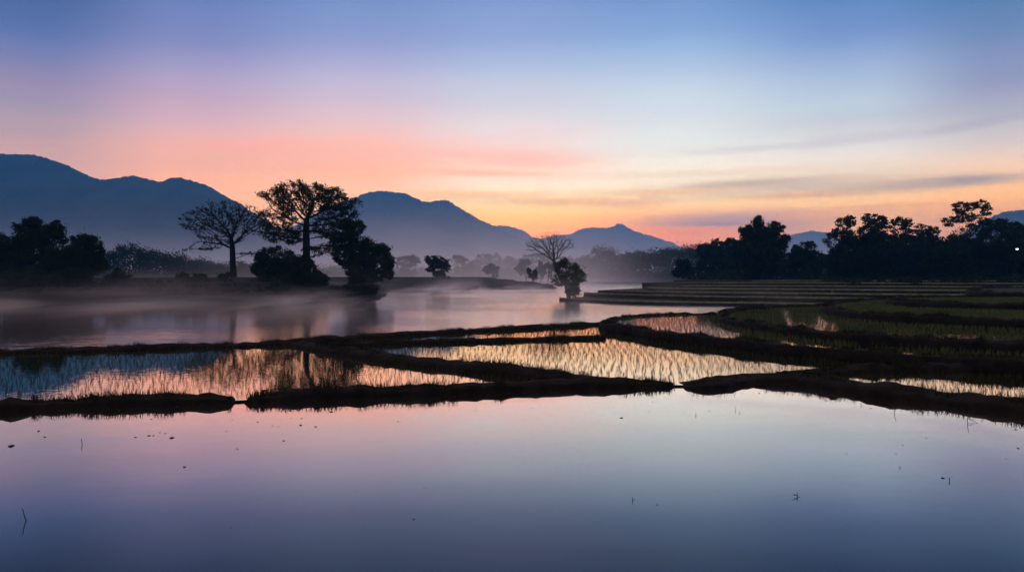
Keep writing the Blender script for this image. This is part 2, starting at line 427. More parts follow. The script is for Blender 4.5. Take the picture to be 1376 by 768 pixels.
mountain('mountain', [(-420,235),(-260,190),(-120,186),(-40,198),(0,205),(30,208),(60,211),(100,227),(135,241),(155,239),(180,236),(200,241),(215,244),(235,238),(255,241),(280,250),(305,264),(340,285),(380,310),(430,335),(500,360)],
         2300, 650, 11, 'darkest blue mountain with three rounded humps at far left')
mountain('mountain', [(300,350),(360,322),(420,290),(450,276),(480,264),(497,258),(520,257),(545,260),(562,268),(580,271),(598,269),(612,276),(640,292),(660,302),(690,315),(740,338),(800,360)],
         3400, 800, 23, 'lavender blue mountain with a broad top behind the spreading trees')
mountain('mountain', [(560,350),(620,322),(660,304),(678,303),(700,308),(720,320),(742,316),(765,314),(780,308),(798,305),(815,306),(825,303),(833,300),(842,305),(860,313),(880,318),(900,325),(930,338),(960,355)],
         5200, 900, 37, 'pale far mountain with a small pointed summit left of the wood')
mountain('mountain', [(1000,355),(1035,338),(1055,320),(1070,314),(1090,310),(1110,313),(1130,322),(1160,335),(1200,350),(1230,362)],
         5000, 700, 41, 'small pale hump of mountain between the bamboo and the right wood')
mountain('mountain', [(1240,355),(1290,318),(1315,300),(1335,290),(1355,284),(1376,281),(1420,272),(1500,262),(1600,280),(1750,320)],
         2700, 650, 53, 'blue mountain shoulder above the wood at right edge')

# ------------------------------------------------------------------ land
PL = [(-900,84),(-200,85),(-60,85.5),(-30,88),(-20.5,90.5),(-17.6,95),(-17.8,102),(-19,115),(-24,140),(-27,163),(-28,181),(-10,183),(8,183),(12,190),(10,205),(4,240),(0,300),(12,345),(60,356),(140,354),(400,380),(1500,380),(1500,9000),(-3000,9000),(-3000,84)]
PR = [(5.2,97),(7,92),(9.5,88),(14,83.5),(22,80.5),(27,76.5),(33,73),(60,67),(200,60),(900,60),(900,390),(140,356),(110,346),(78,300),(60,258),(48,210),(34,160),(22,130),(12,110),(8,103)]
def ground_h(x, y):
    x = np.asarray(x, float); y = np.asarray(y, float)
    wob = fbm(x / 9, y / 9, 5, 4) * 1.6
    dl = sdf(x, y, PL) + wob
    hl = -1.6 + 1.3 * sstep(-3, 1.0, dl) + .9 * sstep(.2, 2.2, dl) + .6 * sstep(4, 6, dl) + .6 * sstep(9, 11, dl) + .55 * sstep(14, 17, dl)
    dr = sdf(x, y, PR) + wob * .3
    hr = -1.6 + 1.15 * sstep(-2.5, .6, dr) + 2.6 * sstep(175, 225, y) * sstep(0, 14, dr)
    h = np.maximum(hl, hr)
    h = h + fbm(x / 3, y / 3, 8, 3) * .10 * sstep(-.9, 0, h) * sstep(500, 150, y)
    return h
def axis(lo, hi, fine_lo, fine_hi, d, grow=1.09):
    a = list(np.arange(fine_lo, fine_hi, d))
    s = d; v = fine_hi
    while v < hi: a.append(v); s *= grow; v += s
    a.append(hi); s = d; v = fine_lo
    b = []
    while v > lo: s *= grow; v -= s; b.append(max(v, lo))
    return np.array(b[::-1] + a)
gx = axis(-9000, 9000, -80, 45, .9); gy = axis(-300, 9000, 80, 200, .8)
GX, GY = np.meshgrid(gx, gy)
GZ = ground_h(GX, GY)
nx = len(gx); i, j = np.meshgrid(np.arange(len(gy) - 1), np.arange(nx - 1), indexing='ij'); q = (i * nx + j).ravel()
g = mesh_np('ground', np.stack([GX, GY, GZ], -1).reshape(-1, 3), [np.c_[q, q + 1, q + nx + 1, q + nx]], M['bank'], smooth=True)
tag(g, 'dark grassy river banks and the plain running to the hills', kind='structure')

def grass_blades(P, N, h0, h1, w, lean, seed, name, mat, parent, zup=True):
    """N blades rooted on points P"""
    r = np.random.default_rng(seed)
    n = len(P)
    a = r.uniform(0, 2 * np.pi, n); b = a + r.uniform(.6, 2.5, n)
    h = r.uniform(h0, h1, n); ln = r.uniform(.1, lean, n) * h
    wd = w * r.uniform(.7, 1.3, n)
    d = np.c_[np.cos(a), np.sin(a), np.zeros(n)]; s = np.c_[np.cos(b), np.sin(b), np.zeros(n)] * wd[:, None] / 2
    up = np.c_[np.zeros(n), np.zeros(n), h]
    v0 = P - s; v1 = P + s
    mid = P + up * .6 + d * (ln * .35)[:, None]
    v2 = mid + s * .75; v3 = mid - s * .75
    v4 = P + up * r.uniform(.88, 1, n)[:, None] + d * ln[:, None]
    V = np.stack([v0, v1, v2, v3, v4], 1).reshape(-1, 3)
    k = np.arange(n) * 5
    return mesh_np(name, V, [np.c_[k, k + 1, k + 2, k + 3], np.c_[k + 3, k + 2, k + 4]], mat, parent)

# far terraces on the right bank
def slab(edge, z, zlow, label):
    pts = np.array([at(px, py, z) for px, py in edge])
    top = catmull(pts, 1.5)
    top[:, 0] += fbm(top[:, 0] / 4, top[:, 1] / 4, int(z * 50) + 3, 3) * .5
    top[:, 1] += fbm(top[:, 0] / 5, top[:, 1] / 5, int(z * 50) + 9, 3) * 1.8
    top[:, 2] = z
    y0 = top[0, 1]
    back = [p for p in ((12, 109), (22, 129), (34, 159), (48, 209), (60, 257)) if p[1] > y0 + 3]
    close = np.array([(260, top[-1, 1], z), (260, 270, z)] + [(x + .6, y, z) for x, y in back[::-1]])
    ring = np.vstack([top, close]); n = len(ring)
    bm = bmesh.new()
    vt = [bm.verts.new(p) for p in ring]
    vb = [bm.verts.new((p[0] - .15, p[1] - .35, zlow)) for p in ring]
    f = bm.faces.new(vt); bm.normal_update()
    if f.normal.z < 0: f.normal_flip()
    for k in range(n):
        w = bm.faces.new((vt[k], vb[k], vb[(k + 1) % n], vt[(k + 1) % n])); w.material_index = 1
    bmesh.ops.triangulate(bm, faces=[f])
    me = bpy.data.meshes.new('terrace'); bm.to_mesh(me); bm.free()
    me.materials.append(M['field']); me.materials.append(M['soil'])
    o = bpy.data.objects.new('terrace', me); COL.objects.link(o)
    tag(o, label, kind='structure')
    # a low earth lip along the edge, its caught light put into the colour
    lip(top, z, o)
    return top
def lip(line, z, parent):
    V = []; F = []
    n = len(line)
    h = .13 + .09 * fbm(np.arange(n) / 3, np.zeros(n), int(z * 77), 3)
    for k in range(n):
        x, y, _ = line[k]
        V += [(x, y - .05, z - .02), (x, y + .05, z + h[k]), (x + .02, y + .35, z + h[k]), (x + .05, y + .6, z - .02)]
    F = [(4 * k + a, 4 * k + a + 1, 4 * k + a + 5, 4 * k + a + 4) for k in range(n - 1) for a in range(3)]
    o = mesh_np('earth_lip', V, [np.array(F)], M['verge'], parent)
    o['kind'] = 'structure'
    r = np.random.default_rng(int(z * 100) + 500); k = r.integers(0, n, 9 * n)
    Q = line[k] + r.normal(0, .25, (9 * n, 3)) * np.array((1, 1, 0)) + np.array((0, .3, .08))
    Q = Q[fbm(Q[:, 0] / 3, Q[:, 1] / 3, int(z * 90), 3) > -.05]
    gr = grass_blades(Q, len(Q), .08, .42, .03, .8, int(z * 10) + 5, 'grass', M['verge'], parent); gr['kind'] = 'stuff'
FT = [
    (-.2, -1.0, [(752,401),(800,403),(860,405),(950,406.5),(1050,408),(1150,410),(1300,412)]),
    (.25, -.3, [(785,394),(800,394.6),(860,396.5),(950,398.6),(1050,400),(1200,402),(1400,404)]),
    (.55, .15, [(822,390.5),(840,391.2),(860,391.8),(950,393.3),(1050,394.4),(1250,396.3),(1500,398)]),
    (.85, .45, [(868,387.3),(890,387.6),(927,388),(1050,389),(1250,390.5),(1500,392)]),
    (1.1, .75, [(915,384),(960,384),(1050,384.3),(1250,385.3),(1500,386.3)]),
    (1.45, 1.0, [(965,380.2),(1000,380),(1050,380),(1250,380.8),(1500,381.5)]),
    (1.7, 1.35, [(1013,377.2),(1060,377),(1250,377.4),(1500,378)]),
    (2.0, 1.6, [(1110,374.0),(1160,373.9),(1300,374.1),(1600,374.3)]),
]
FTpoly = []
for k, (z, zl, e) in enumerate(FT):
    FTpoly.append((slab(e, z, zl, 'low grassy terrace step on the far right bank'), z))

def surf(x, y):
    """height of the land a plant stands on"""
    h = float(ground_h(np.array([x]), np.array([y]))[0])
    for top, z in FTpoly:
        ring = np.vstack([top, [(260, top[-1, 1], z), (260, 270, z), (60, 257, z), (48, 209, z), (34, 159, z), (22, 129, z)]])
        if in_poly(np.array([x]), np.array([y]), ring)[0]: h = max(h, z)
    return h

# ------------------------------------------------------------------ bunds and paddies
def bund_line(pts, step=.16):
    return catmull(np.array([at(px, py, z) if len(p) == 3 else p for p in pts for px, py, z in [p[:3]]]), step)

BUNDS = []
def bund(line, zout, zin, label, hb=.36, ht=.16, seed=0, hvar=.05, grass=230, taper=(0, 0), group='earth bunds between the paddies'):
    """sweep a rough bank; left side of travel = 'out' for hb<0 side; zout/zin are scalars or arrays"""
    n = len(line)
    t = np.gradient(line[:, :2], axis=0); t /= np.linalg.norm(t, axis=1)[:, None] + 1e-9
    nr = np.c_[t[:, 1], -t[:, 0]]            # to the right of travel
    s = np.r_[0, np.cumsum(np.linalg.norm(np.diff(line[:, :2], axis=0), axis=1))]
    zo = np.broadcast_to(np.asarray(zout, float), n); zi = np.broadcast_to(np.asarray(zin, float), n)
    zc = line[:, 2] + fbm(s / .7, s * 0, seed, 5, .7) * hvar * 1.8 + fbm(s / 4, s * 0, seed + 8, 2) * .04
    tp = np.ones(n)
    if taper[0]: tp *= sstep(-.10, .16, s)
    if taper[1]: tp *= sstep(-.10, .16, s[-1] - s)
    zc = zc * tp - .10 * (1 - tp)
    cols = [(-1.0, 'o', -.25), (-.85, 'o', .05), (-.62, 'm', .5), (-.40, 'c', -.04), (-.15, 'c', 0), (.15, 'c', 0), (.40, 'c', -.04), (.62, 'n', .5), (.85, 'i', .05), (1.0, 'i', -.25)]
    V = np.zeros((n, len(cols), 3))
    for c, (f, kind, e) in enumerate(cols):
        w = hb * (1 + .30 * fbm(s / .5, s * 0 + c * .6, seed + 5, 5, .65)) * f * (.25 + .75 * tp)
        V[:, c, :2] = line[:, :2] + nr * w[:, None]
        nz = fbm(s / .35, s * 0 + c * .8, seed + 50, 3) * .06
        if kind == 'o': z = zo + e * tp - .16 * (1 - tp)
        elif kind == 'i': z = zi + e * tp - .20 * (1 - tp)
        elif kind == 'm': z = zo + (zc - zo) * .72 + nz
        elif kind == 'n': z = zi + (zc - zi) * .72 + nz
        else: z = zc + e + nz
        V[:, c, 2] = z
    # taper the two ends into the water
    nc = len(cols)
    i, j = np.meshgrid(np.arange(n - 1), np.arange(nc - 1), indexing='ij'); q = (i * nc + j).ravel()
    faces = [np.c_[q, q + 1, q + nc + 1, q + nc]]
    caps = [np.arange(nc)[None, :], (np.arange(nc)[::-1] + (n - 1) * nc)[None, :]]
    o = mesh_np('earth_bund', V.reshape(-1, 3), faces + caps, M['soil'], smooth=True)
    tag(o, label, 'earth bund', group)
    if grass:
        r = np.random.default_rng(seed + 1)
        m = int(s[-1] * grass)
        k = r.integers(0, n - 1, m); c = r.integers(2, nc - 3, m)
        fa = r.random(m)[:, None]; fb = r.random(m)[:, None]
        Q = V[k, c] * (1 - fa) * (1 - fb) + V[k + 1, c] * fa * (1 - fb) + V[k, c + 1] * (1 - fa) * fb + V[k + 1, c + 1] * fa * fb
        keep = (tp[k] > .6) & (fbm(Q[:, 0] * 1.1, Q[:, 1] * 1.1, seed + 3, 3) > .02) & (np.abs(Q[:, 0]) < .86 * Q[:, 1] + 2)
        Q = Q[keep]
        gsz = .55 + .6 * (fbm(Q[:, 0] * .5, Q[:, 1] * .5, seed + 4, 2) > .15)
        tf = (fbm(Q[:, 0] * 2.3, Q[:, 1] * 2.3, seed + 14, 3) > .25)
        Q = np.vstack([Q, Q[tf] + r.normal(0, .03, (tf.sum(), 3)) * np.array((1, 1, 0))])
        gr = grass_blades(Q, len(Q), .025, .15, .012, .9, seed + 2, 'grass', M['grass'], o)
        gr['kind'] = 'stuff'
    BUNDS.append(line)
    return o

near_a = bund_line([(-260,553,.18),(-120,545,.18),(0,538,.18),(100,533.5,.18),(200,530.5,.18),(285,529.5,.17),(303,531,.15),(318,532,.13)])
near_b = bund_line([(326,531.5,.13),(341,530,.14),(356,528,.16),(385,525,.18),(420,522.5,.19),(560,517.5,.2),(700,511.5,.2),(800,509,.18),(870,509.5,.16),(892,511,.13),(910,512.5,.12)])
near_c = bund_line([(915,512.5,.12),(930,511,.14),(950,507.5,.2),(1000,501,.2),(1060,499,.26),(1100,502,.26),(1200,515.5,.26),(1300,526,.26),(1376,534,.26),(1500,549,.26),(1640,566,.26)])
B4 = bund_line([(1052,498.5,.2),(1095,493.5,.22),(1150,490,.22),(1219,488.5,.22),(1300,489,.2)])
B3 = bund_line([(402,457.5,.2),(438,462.5,.24),(494,470.5,.26),(559,478.5,.26),(665,488.5,.26),(740,497.5,.24),(800,506,.2)])
B2 = bund_line([(436,460.8,.16),(457,459.5,.18),(500,458.2,.18),(551,456.7,.18),(665,453.8,.18),(760,451.2,.18),(812,450.3,.18)])
B1 = bund_line([(-300,478,.2),(-120,472,.2),(0,468,.2),(100,465.6,.2),(220,462,.2),(300,459.8,.2),(400,456,.2),(430,453.2,.2),(500,448,.2),(600,442.6,.2),(700,437.6,.2),(790,432.8,.2),(816,431.5,.22)])
T1 = bund_line([(1180,421.5,.41),(1100,420,.41),(967,420.5,.41),(909,420,.41),(850,423,.41),(824,427,.41),(816,432,.41),(838,435.8,.41),(863,438.8,.41),(884,443,.41),(967,451,.41),(1051,460,.41),(1135,466,.41),(1219,473,.41),(1302,478,.41),(1376,482,.41),(1600,492,.41)])
T2 = bund_line([(1200,405.5,.62),(1108,408,.62),(1051,409.5,.62),(988,414,.62),(970,420,.62),(980,426,.62),(1051,436.5,.62),(1135,445.5,.62),(1219,450,.62),(1302,455,.63),(1376,457,.64),(1600,462,.64)])
T3 = bund_line([(1300,398.5,.84),(1195,399.5,.84),(1135,403,.84),(1110,408,.84),(1120,413,.84),(1177,419.5,.84),(1260,424,.84),(1376,428,.84),(1600,434,.84)])
T4 = bund_line([(1300,396,1.07),(1220,397,1.07),(1198,400,1.07),(1215,402.6,1.07),(1260,404.6,1.07),(1376,407,1.07),(1600,411,1.07)])
T5 = bund_line([(1450,385,1.3),(1335,385.6,1.3),(1308,389.5,1.3),(1330,391.5,1.3),(1376,392.2,1.3),(1600,394.5,1.3)])

def zsplit(line, nose, zback, zfront):
    n = len(line); d = np.hypot(line[:, 0] - nose[0], line[:, 1] - nose[1]); k = int(np.argmin(d))
    f = sstep(k - 14, k + 14, np.arange(n))
    return zback + (zfront - zback) * f

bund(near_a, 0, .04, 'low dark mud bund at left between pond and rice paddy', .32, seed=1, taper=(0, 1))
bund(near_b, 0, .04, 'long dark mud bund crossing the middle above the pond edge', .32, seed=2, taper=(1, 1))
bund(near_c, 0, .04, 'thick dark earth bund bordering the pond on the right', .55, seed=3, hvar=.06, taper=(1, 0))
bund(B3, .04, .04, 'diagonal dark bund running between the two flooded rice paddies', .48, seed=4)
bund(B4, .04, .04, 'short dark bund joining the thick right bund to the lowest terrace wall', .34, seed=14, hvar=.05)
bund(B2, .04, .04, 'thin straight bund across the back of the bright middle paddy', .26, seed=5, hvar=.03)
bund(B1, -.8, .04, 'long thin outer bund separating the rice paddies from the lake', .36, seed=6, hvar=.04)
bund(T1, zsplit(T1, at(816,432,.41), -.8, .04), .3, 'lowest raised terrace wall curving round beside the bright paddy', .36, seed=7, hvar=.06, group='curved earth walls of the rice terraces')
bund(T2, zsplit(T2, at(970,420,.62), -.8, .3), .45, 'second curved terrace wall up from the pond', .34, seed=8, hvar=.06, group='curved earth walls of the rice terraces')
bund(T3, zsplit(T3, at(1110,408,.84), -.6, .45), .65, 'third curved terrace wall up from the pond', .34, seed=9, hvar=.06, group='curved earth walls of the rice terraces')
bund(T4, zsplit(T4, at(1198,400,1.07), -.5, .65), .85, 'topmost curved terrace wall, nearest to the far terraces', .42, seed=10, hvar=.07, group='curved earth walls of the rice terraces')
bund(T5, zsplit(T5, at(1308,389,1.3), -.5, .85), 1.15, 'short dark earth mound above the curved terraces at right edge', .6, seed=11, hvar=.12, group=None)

def sheet(name, pts, z, mat, label):
    o = poly_mesh(name, [(p[0], p[1], z) for p in pts], mat)
    return tag(o, label, kind='structure')
near_all = np.vstack([near_a[::6], near_b[::6], near_c[::6]])
sheet('pond_water', [(-60, -40), (60, -40), (60, near_all[-1][1] - 3)] + [tuple(p[:2]) for p in near_all[::-1]] + [(-60, near_all[0][1] - 3)], 0.0, M['pond'], 'still mirror-like pond in front')
PADDY = [tuple(p[:2]) for p in near_all] + [(70, near_all[-1][1]), (70, 45)] + [tuple(p[:2]) for p in T1[::8]][:40] + [tuple(p[:2]) for p in B1[::-8]] + [(-60, B1[0][1] - 3), (-60, near_all[0][1])]
k1 = int(np.argmin(np.hypot(T1[:, 0] - at(818,429,.41)[0], T1[:, 1] - at(818,429,.41)[1])))
PADDY = [tuple(p[:2]) for p in near_all] + [(70, near_all[-1][1]), (70, T1[0][1])] + [tuple(p[:2]) for p in T1[:k1:8]] + [tuple(p[:2]) for p in B1[::-8]] + [(-60, B1[0][1] - 3), (-60, near_all[0][1])]
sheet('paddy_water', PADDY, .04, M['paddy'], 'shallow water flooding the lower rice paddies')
def tpoly(line):
    return [tuple(p[:2]) for p in line[::6]] + [tuple(line[-1][:2])] + [(75, line[-1][1]), (75, line[0][1])]
TP = {k: tpoly(v) for k, v in (('1', T1), ('2', T2), ('3', T3), ('4', T4), ('5', T5))}
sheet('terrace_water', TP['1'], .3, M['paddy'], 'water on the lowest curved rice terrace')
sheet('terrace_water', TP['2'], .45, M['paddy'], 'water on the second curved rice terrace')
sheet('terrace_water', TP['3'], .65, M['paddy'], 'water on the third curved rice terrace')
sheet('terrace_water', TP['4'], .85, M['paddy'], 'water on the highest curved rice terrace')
sheet('terrace', TP['5'], 1.17, M['field'], 'grassy top of the earth mound at right edge')
sheet('lake', [(-900, 20), (900, 20), (900, 380), (-900, 380)], -.5, M['lake'], 'misty lake with pink dawn reflections')

# ------------------------------------------------------------------ rice
def rice(poly, z, label, seed, exclude=(), sp=.19, blades=6, h=(.07, .145), name='rice_seedlings', w=.0056, lean=.42, gap=.42, mat='rice'):
    r = np.random.default_rng(seed)
    P = np.asarray(poly); x0, y0 = P.min(0)[:2]; x1, y1 = P.max(0)[:2]
    x0 = max(x0, -40); x1 = min(x1, 62); y1 = min(y1, 70)
    X, Y = np.meshgrid(np.arange(x0, x1, sp), np.arange(y0, y1, sp))
    th = .18
    X = X.ravel() + .12 * Y.ravel() % sp; Y = Y.ravel()
    X = X + r.normal(0, .045, X.size) + .15 * np.sin(Y * .6); Y = Y + r.normal(0, .045, Y.size)
    k = (np.abs(X) < .84 * Y + 1.5) & in_poly(X, Y, P)
    X, Y = X[k], Y[k]
    for e in exclude:
        k = ~in_poly(X, Y, np.asarray(e)); X, Y = X[k], Y[k]
    for b in BUNDS:
        k = seg_dist(X, Y, b[::5]) > gap; X, Y = X[k], Y[k]
    k = fbm(X * .5, Y * .5, seed, 3) > -.62 + .25 * r.random(X.size)
    X, Y = X[k], Y[k]
    vig = .75 + .5 * vnoise(X * .35, Y * .35, seed + 4)
    n = len(X)
    nb = blades
    XB = np.repeat(X, nb) + r.normal(0, .016, n * nb); YB = np.repeat(Y, nb) + r.normal(0, .016, n * nb)
    Q = np.c_[XB, YB, np.full(n * nb, z - .01)]
    keep = r.random(n * nb) < .85
    Q = Q[keep]
    o = grass_blades(Q, len(Q), h[0], h[1], w, lean, seed + 1, name, M[mat], None)
    tag(o, label, kind='stuff')
    return n
P_left = [tuple(p[:2]) for p in near_a] + [tuple(p[:2]) for p in near_b[: int(len(near_b) * .8)]] + [tuple(p[:2]) for p in B3[::-1]] + [tuple(p[:2]) for p in B1[::-1] if p[0] < B3[0][0]]
P_mid = [tuple(p[:2]) for p in B3] + [tuple(p[:2]) for p in near_c[:40]] + [(18, 20.0)] + [tuple(p[:2]) for p in T1[::-4] if p[1] < 33 and p[0] < 12.5 and p[0] < 18] + [tuple(p[:2]) for p in B2[::-1]]
P_far = [tuple(p[:2]) for p in B2] + [tuple(p[:2]) for p in B1[::-1] if p[0] > B3[0][0]]
P_right = [tuple(p[:2]) for p in near_c[25:]] + [tuple(p[:2]) for p in T1[::-4] if p[0] > 7.5 and p[1] < 30]
cnt = []
cnt.append(rice(P_left, .04, 'young rice standing in the flooded left paddy', 101, sp=.235, blades=7))
cnt.append(rice(P_mid, .04, 'young rice standing in the bright golden middle paddy', 102, exclude=[TP['1'], P_right], sp=.235, blades=7))
cnt.append(rice(P_far, .04, 'young rice in the narrow paddy strip beside the lake', 103))
cnt.append(rice(P_right, .04, 'young rice in the strip behind the thick right bund', 104, exclude=[TP['1']]))
cnt.append(rice(TP['1'], .3, 'green rice on the lowest curved terrace', 105, exclude=[TP['2']], sp=.21, blades=7, h=(.08, .16), mat='rice_thick'))
cnt.append(rice(TP['2'], .45, 'green rice on the second curved terrace', 106, exclude=[TP['3']], sp=.2, blades=8, h=(.07, .15), mat='rice_thick'))
cnt.append(rice(TP['3'], .65, 'green rice on the third curved terrace', 107, exclude=[TP['4']], sp=.2, blades=10, h=(.07, .15), w=.009, mat='rice_thick'))
cnt.append(rice(TP['4'], .85, 'green rice on the highest curved terrace', 108, exclude=[TP['5']], sp=.2, blades=10, h=(.07, .15), w=.01, mat='rice_thick'))
print('rice tufts', cnt)

# ------------------------------------------------------------------ trees
def colonize(att, nodes, par, step, di, dk, r, iters=220, droop=0.):
    nodes = [np.array(p, float) for p in nodes]; par = list(par)
    A = np.array(att, float)
    P = np.array(nodes)
    dd = np.linalg.norm(A[:, None] - P[None], axis=2); near = dd.argmin(1); dist = dd.min(1)
    for it in range(iters):
        if len(A) == 0: break
        act = dist < di
        if not act.any():
            act = dist < dist.min() + step
        idx = near[act]
        P = np.array(nodes)
        dirs = A[act] - P[idx]; dirs /= np.linalg.norm(dirs, axis=1)[:, None] + 1e-9
        u, inv = np.unique(idx, return_inverse=True)
        acc = np.zeros((len(u), 3)); np.add.at(acc, inv, dirs)
        acc += r.normal(0, .25, acc.shape); acc[:, 2] -= droop
        acc /= np.linalg.norm(acc, axis=1)[:, None] + 1e-9
        new = P[u] + acc * step
        base = len(nodes)
        dn = np.linalg.norm(A[:, None] - new[None], axis=2)
        m = dn.argmin(1); md = dn.min(1)
        better = md < dist
        near = np.where(better, m + base, near); dist = np.where(better, md, dist)
        for k, p in zip(u, new):
            nodes.append(p); par.append(int(k))
        keep = dist > dk
        A, near, dist = A[keep], near[keep], dist[keep]
    return np.array(nodes), np.array(par)

def pipe_radii(par, tip, power=2.4):
    n = len(par); acc = np.zeros(n); rad = np.zeros(n)
    for k in range(n - 1, -1, -1):
        rad[k] = acc[k] ** (1 / power) if acc[k] > 0 else tip
        if par[k] >= 0: acc[par[k]] += rad[k] ** power
    return rad

def skin(P, par, rad, sides=6, rmin=0.0):
    n = len(P); kids = [[] for _ in range(n)]
    for k in range(n):
        if par[k] >= 0: kids[par[k]].append(k)
    V = []; F = []; nv = 0
    stack = [(0, None)]
    ang = np.linspace(0, 2 * np.pi, sides, endpoint=False)
    while stack:
        k, p = stack.pop()
        ch = ([p] if p is not None else []) + [k]; 
        while kids[k]:
            ks = sorted(kids[k], key=lambda c: -rad[c])
            for c in ks[1:]: stack.append((c, k))
            k = ks[0]; ch.append(k)
        if len(ch) < 2: continue
        pts = P[ch]; rr = rad[ch].copy()
        if p is not None: rr[0] = rr[1]
        if rr.max() < rmin: continue
        if len(pts) > 4:
            pts = pts.copy(); pts[1:-1] = pts[1:-1] * .5 + (pts[:-2] + pts[2:]) * .25
        t = np.gradient(pts, axis=0); t /= np.linalg.norm(t, axis=1)[:, None] + 1e-9
        ref = np.array((.3, .9, .1)) if abs(t[0][2]) > .7 else np.array((0., 0., 1.))
        u = np.cross(t, ref); u /= np.linalg.norm(u, axis=1)[:, None] + 1e-9
        w = np.cross(t, u)
        ring = pts[:, None] + rr[:, None, None] * (np.cos(ang)[None, :, None] * u[:, None] + np.sin(ang)[None, :, None] * w[:, None])
        V.append(ring.reshape(-1, 3))
        m = len(pts); i, j = np.meshgrid(np.arange(m - 1), np.arange(sides), indexing='ij')
        a = nv + i * sides + j; b = nv + i * sides + (j + 1) % sides
        F.append(np.stack([a, b, b + sides, a + sides], -1).reshape(-1, 4))
        nv += m * sides
    return np.vstack(V), np.vstack(F)

def leaf_cards(C, size, r, flat=0.0):
    """one four-cornered leaf at each centre, random in space; returns V,F"""
    n = len(C)
    a = r.normal(size=(n, 3)); a[:, 2] *= (1 - flat); a /= np.linalg.norm(a, axis=1)[:, None] + 1e-9
    b = np.cross(a, r.normal(size=(n, 3))); b[:, 2] *= (1 - flat); b /= np.linalg.norm(b, axis=1)[:, None] + 1e-9
    s = size * r.uniform(.6, 1.35, n)[:, None]
    V = np.stack([C - a * s * .6, C + b * s * .32 - a * s * .05, C + a * s * .6, C - b * s * .32 + a * s * .05], 1).reshape(-1, 3)
    k = np.arange(n) * 4
    return V, np.c_[k, k + 1, k + 2, k + 3]

def ell_points(E, n, r, lo=0.0, hi=1.0):
    """n points spread over ellipsoids by volume"""
    vol = np.array([e[3] * e[4] * e[5] for e in E]) ** .75; vol /= vol.sum()
    pick = r.choice(len(E), n, p=vol); E = np.array(E)[pick]
    d = r.normal(size=(n, 3)); d /= np.linalg.norm(d, axis=1)[:, None]
    q = r.uniform(lo ** 3, hi ** 3, n) ** (1 / 3)
    return E[:, :3] + d * q[:, None] * E[:, 3:6]

def lumpy(E, r, k, f=(.14, .30), out=.84):
    """break each ellipsoid into k clumps near its skin"""
    L = []
    for e in E:
        e = np.array(e)
        for _ in range(k):
            d = r.normal(size=3); d /= np.linalg.norm(d)
            s = r.uniform(*f)
            L.append(np.r_[e[:3] + d * e[3:6] * out * r.uniform(.75, 1.12), e[3:6] * s * np.array((1, 1, .8)) + .06])
    return L

def soft_points(E, n, r):
    """points thick in the middle of each clump and thinning outwards"""
    vol = np.array([e[3] * e[4] * e[5] for e in E]) ** .7; vol /= vol.sum()
    E = np.array(E)[r.choice(len(E), n, p=vol)]
    d = r.normal(size=(n, 3)); d /= np.linalg.norm(d, axis=1)[:, None]
    q = np.abs(r.normal(.62, .30, n)).clip(0, 1.45)
    return E[:, :3] + d * q[:, None] * E[:, 3:6]

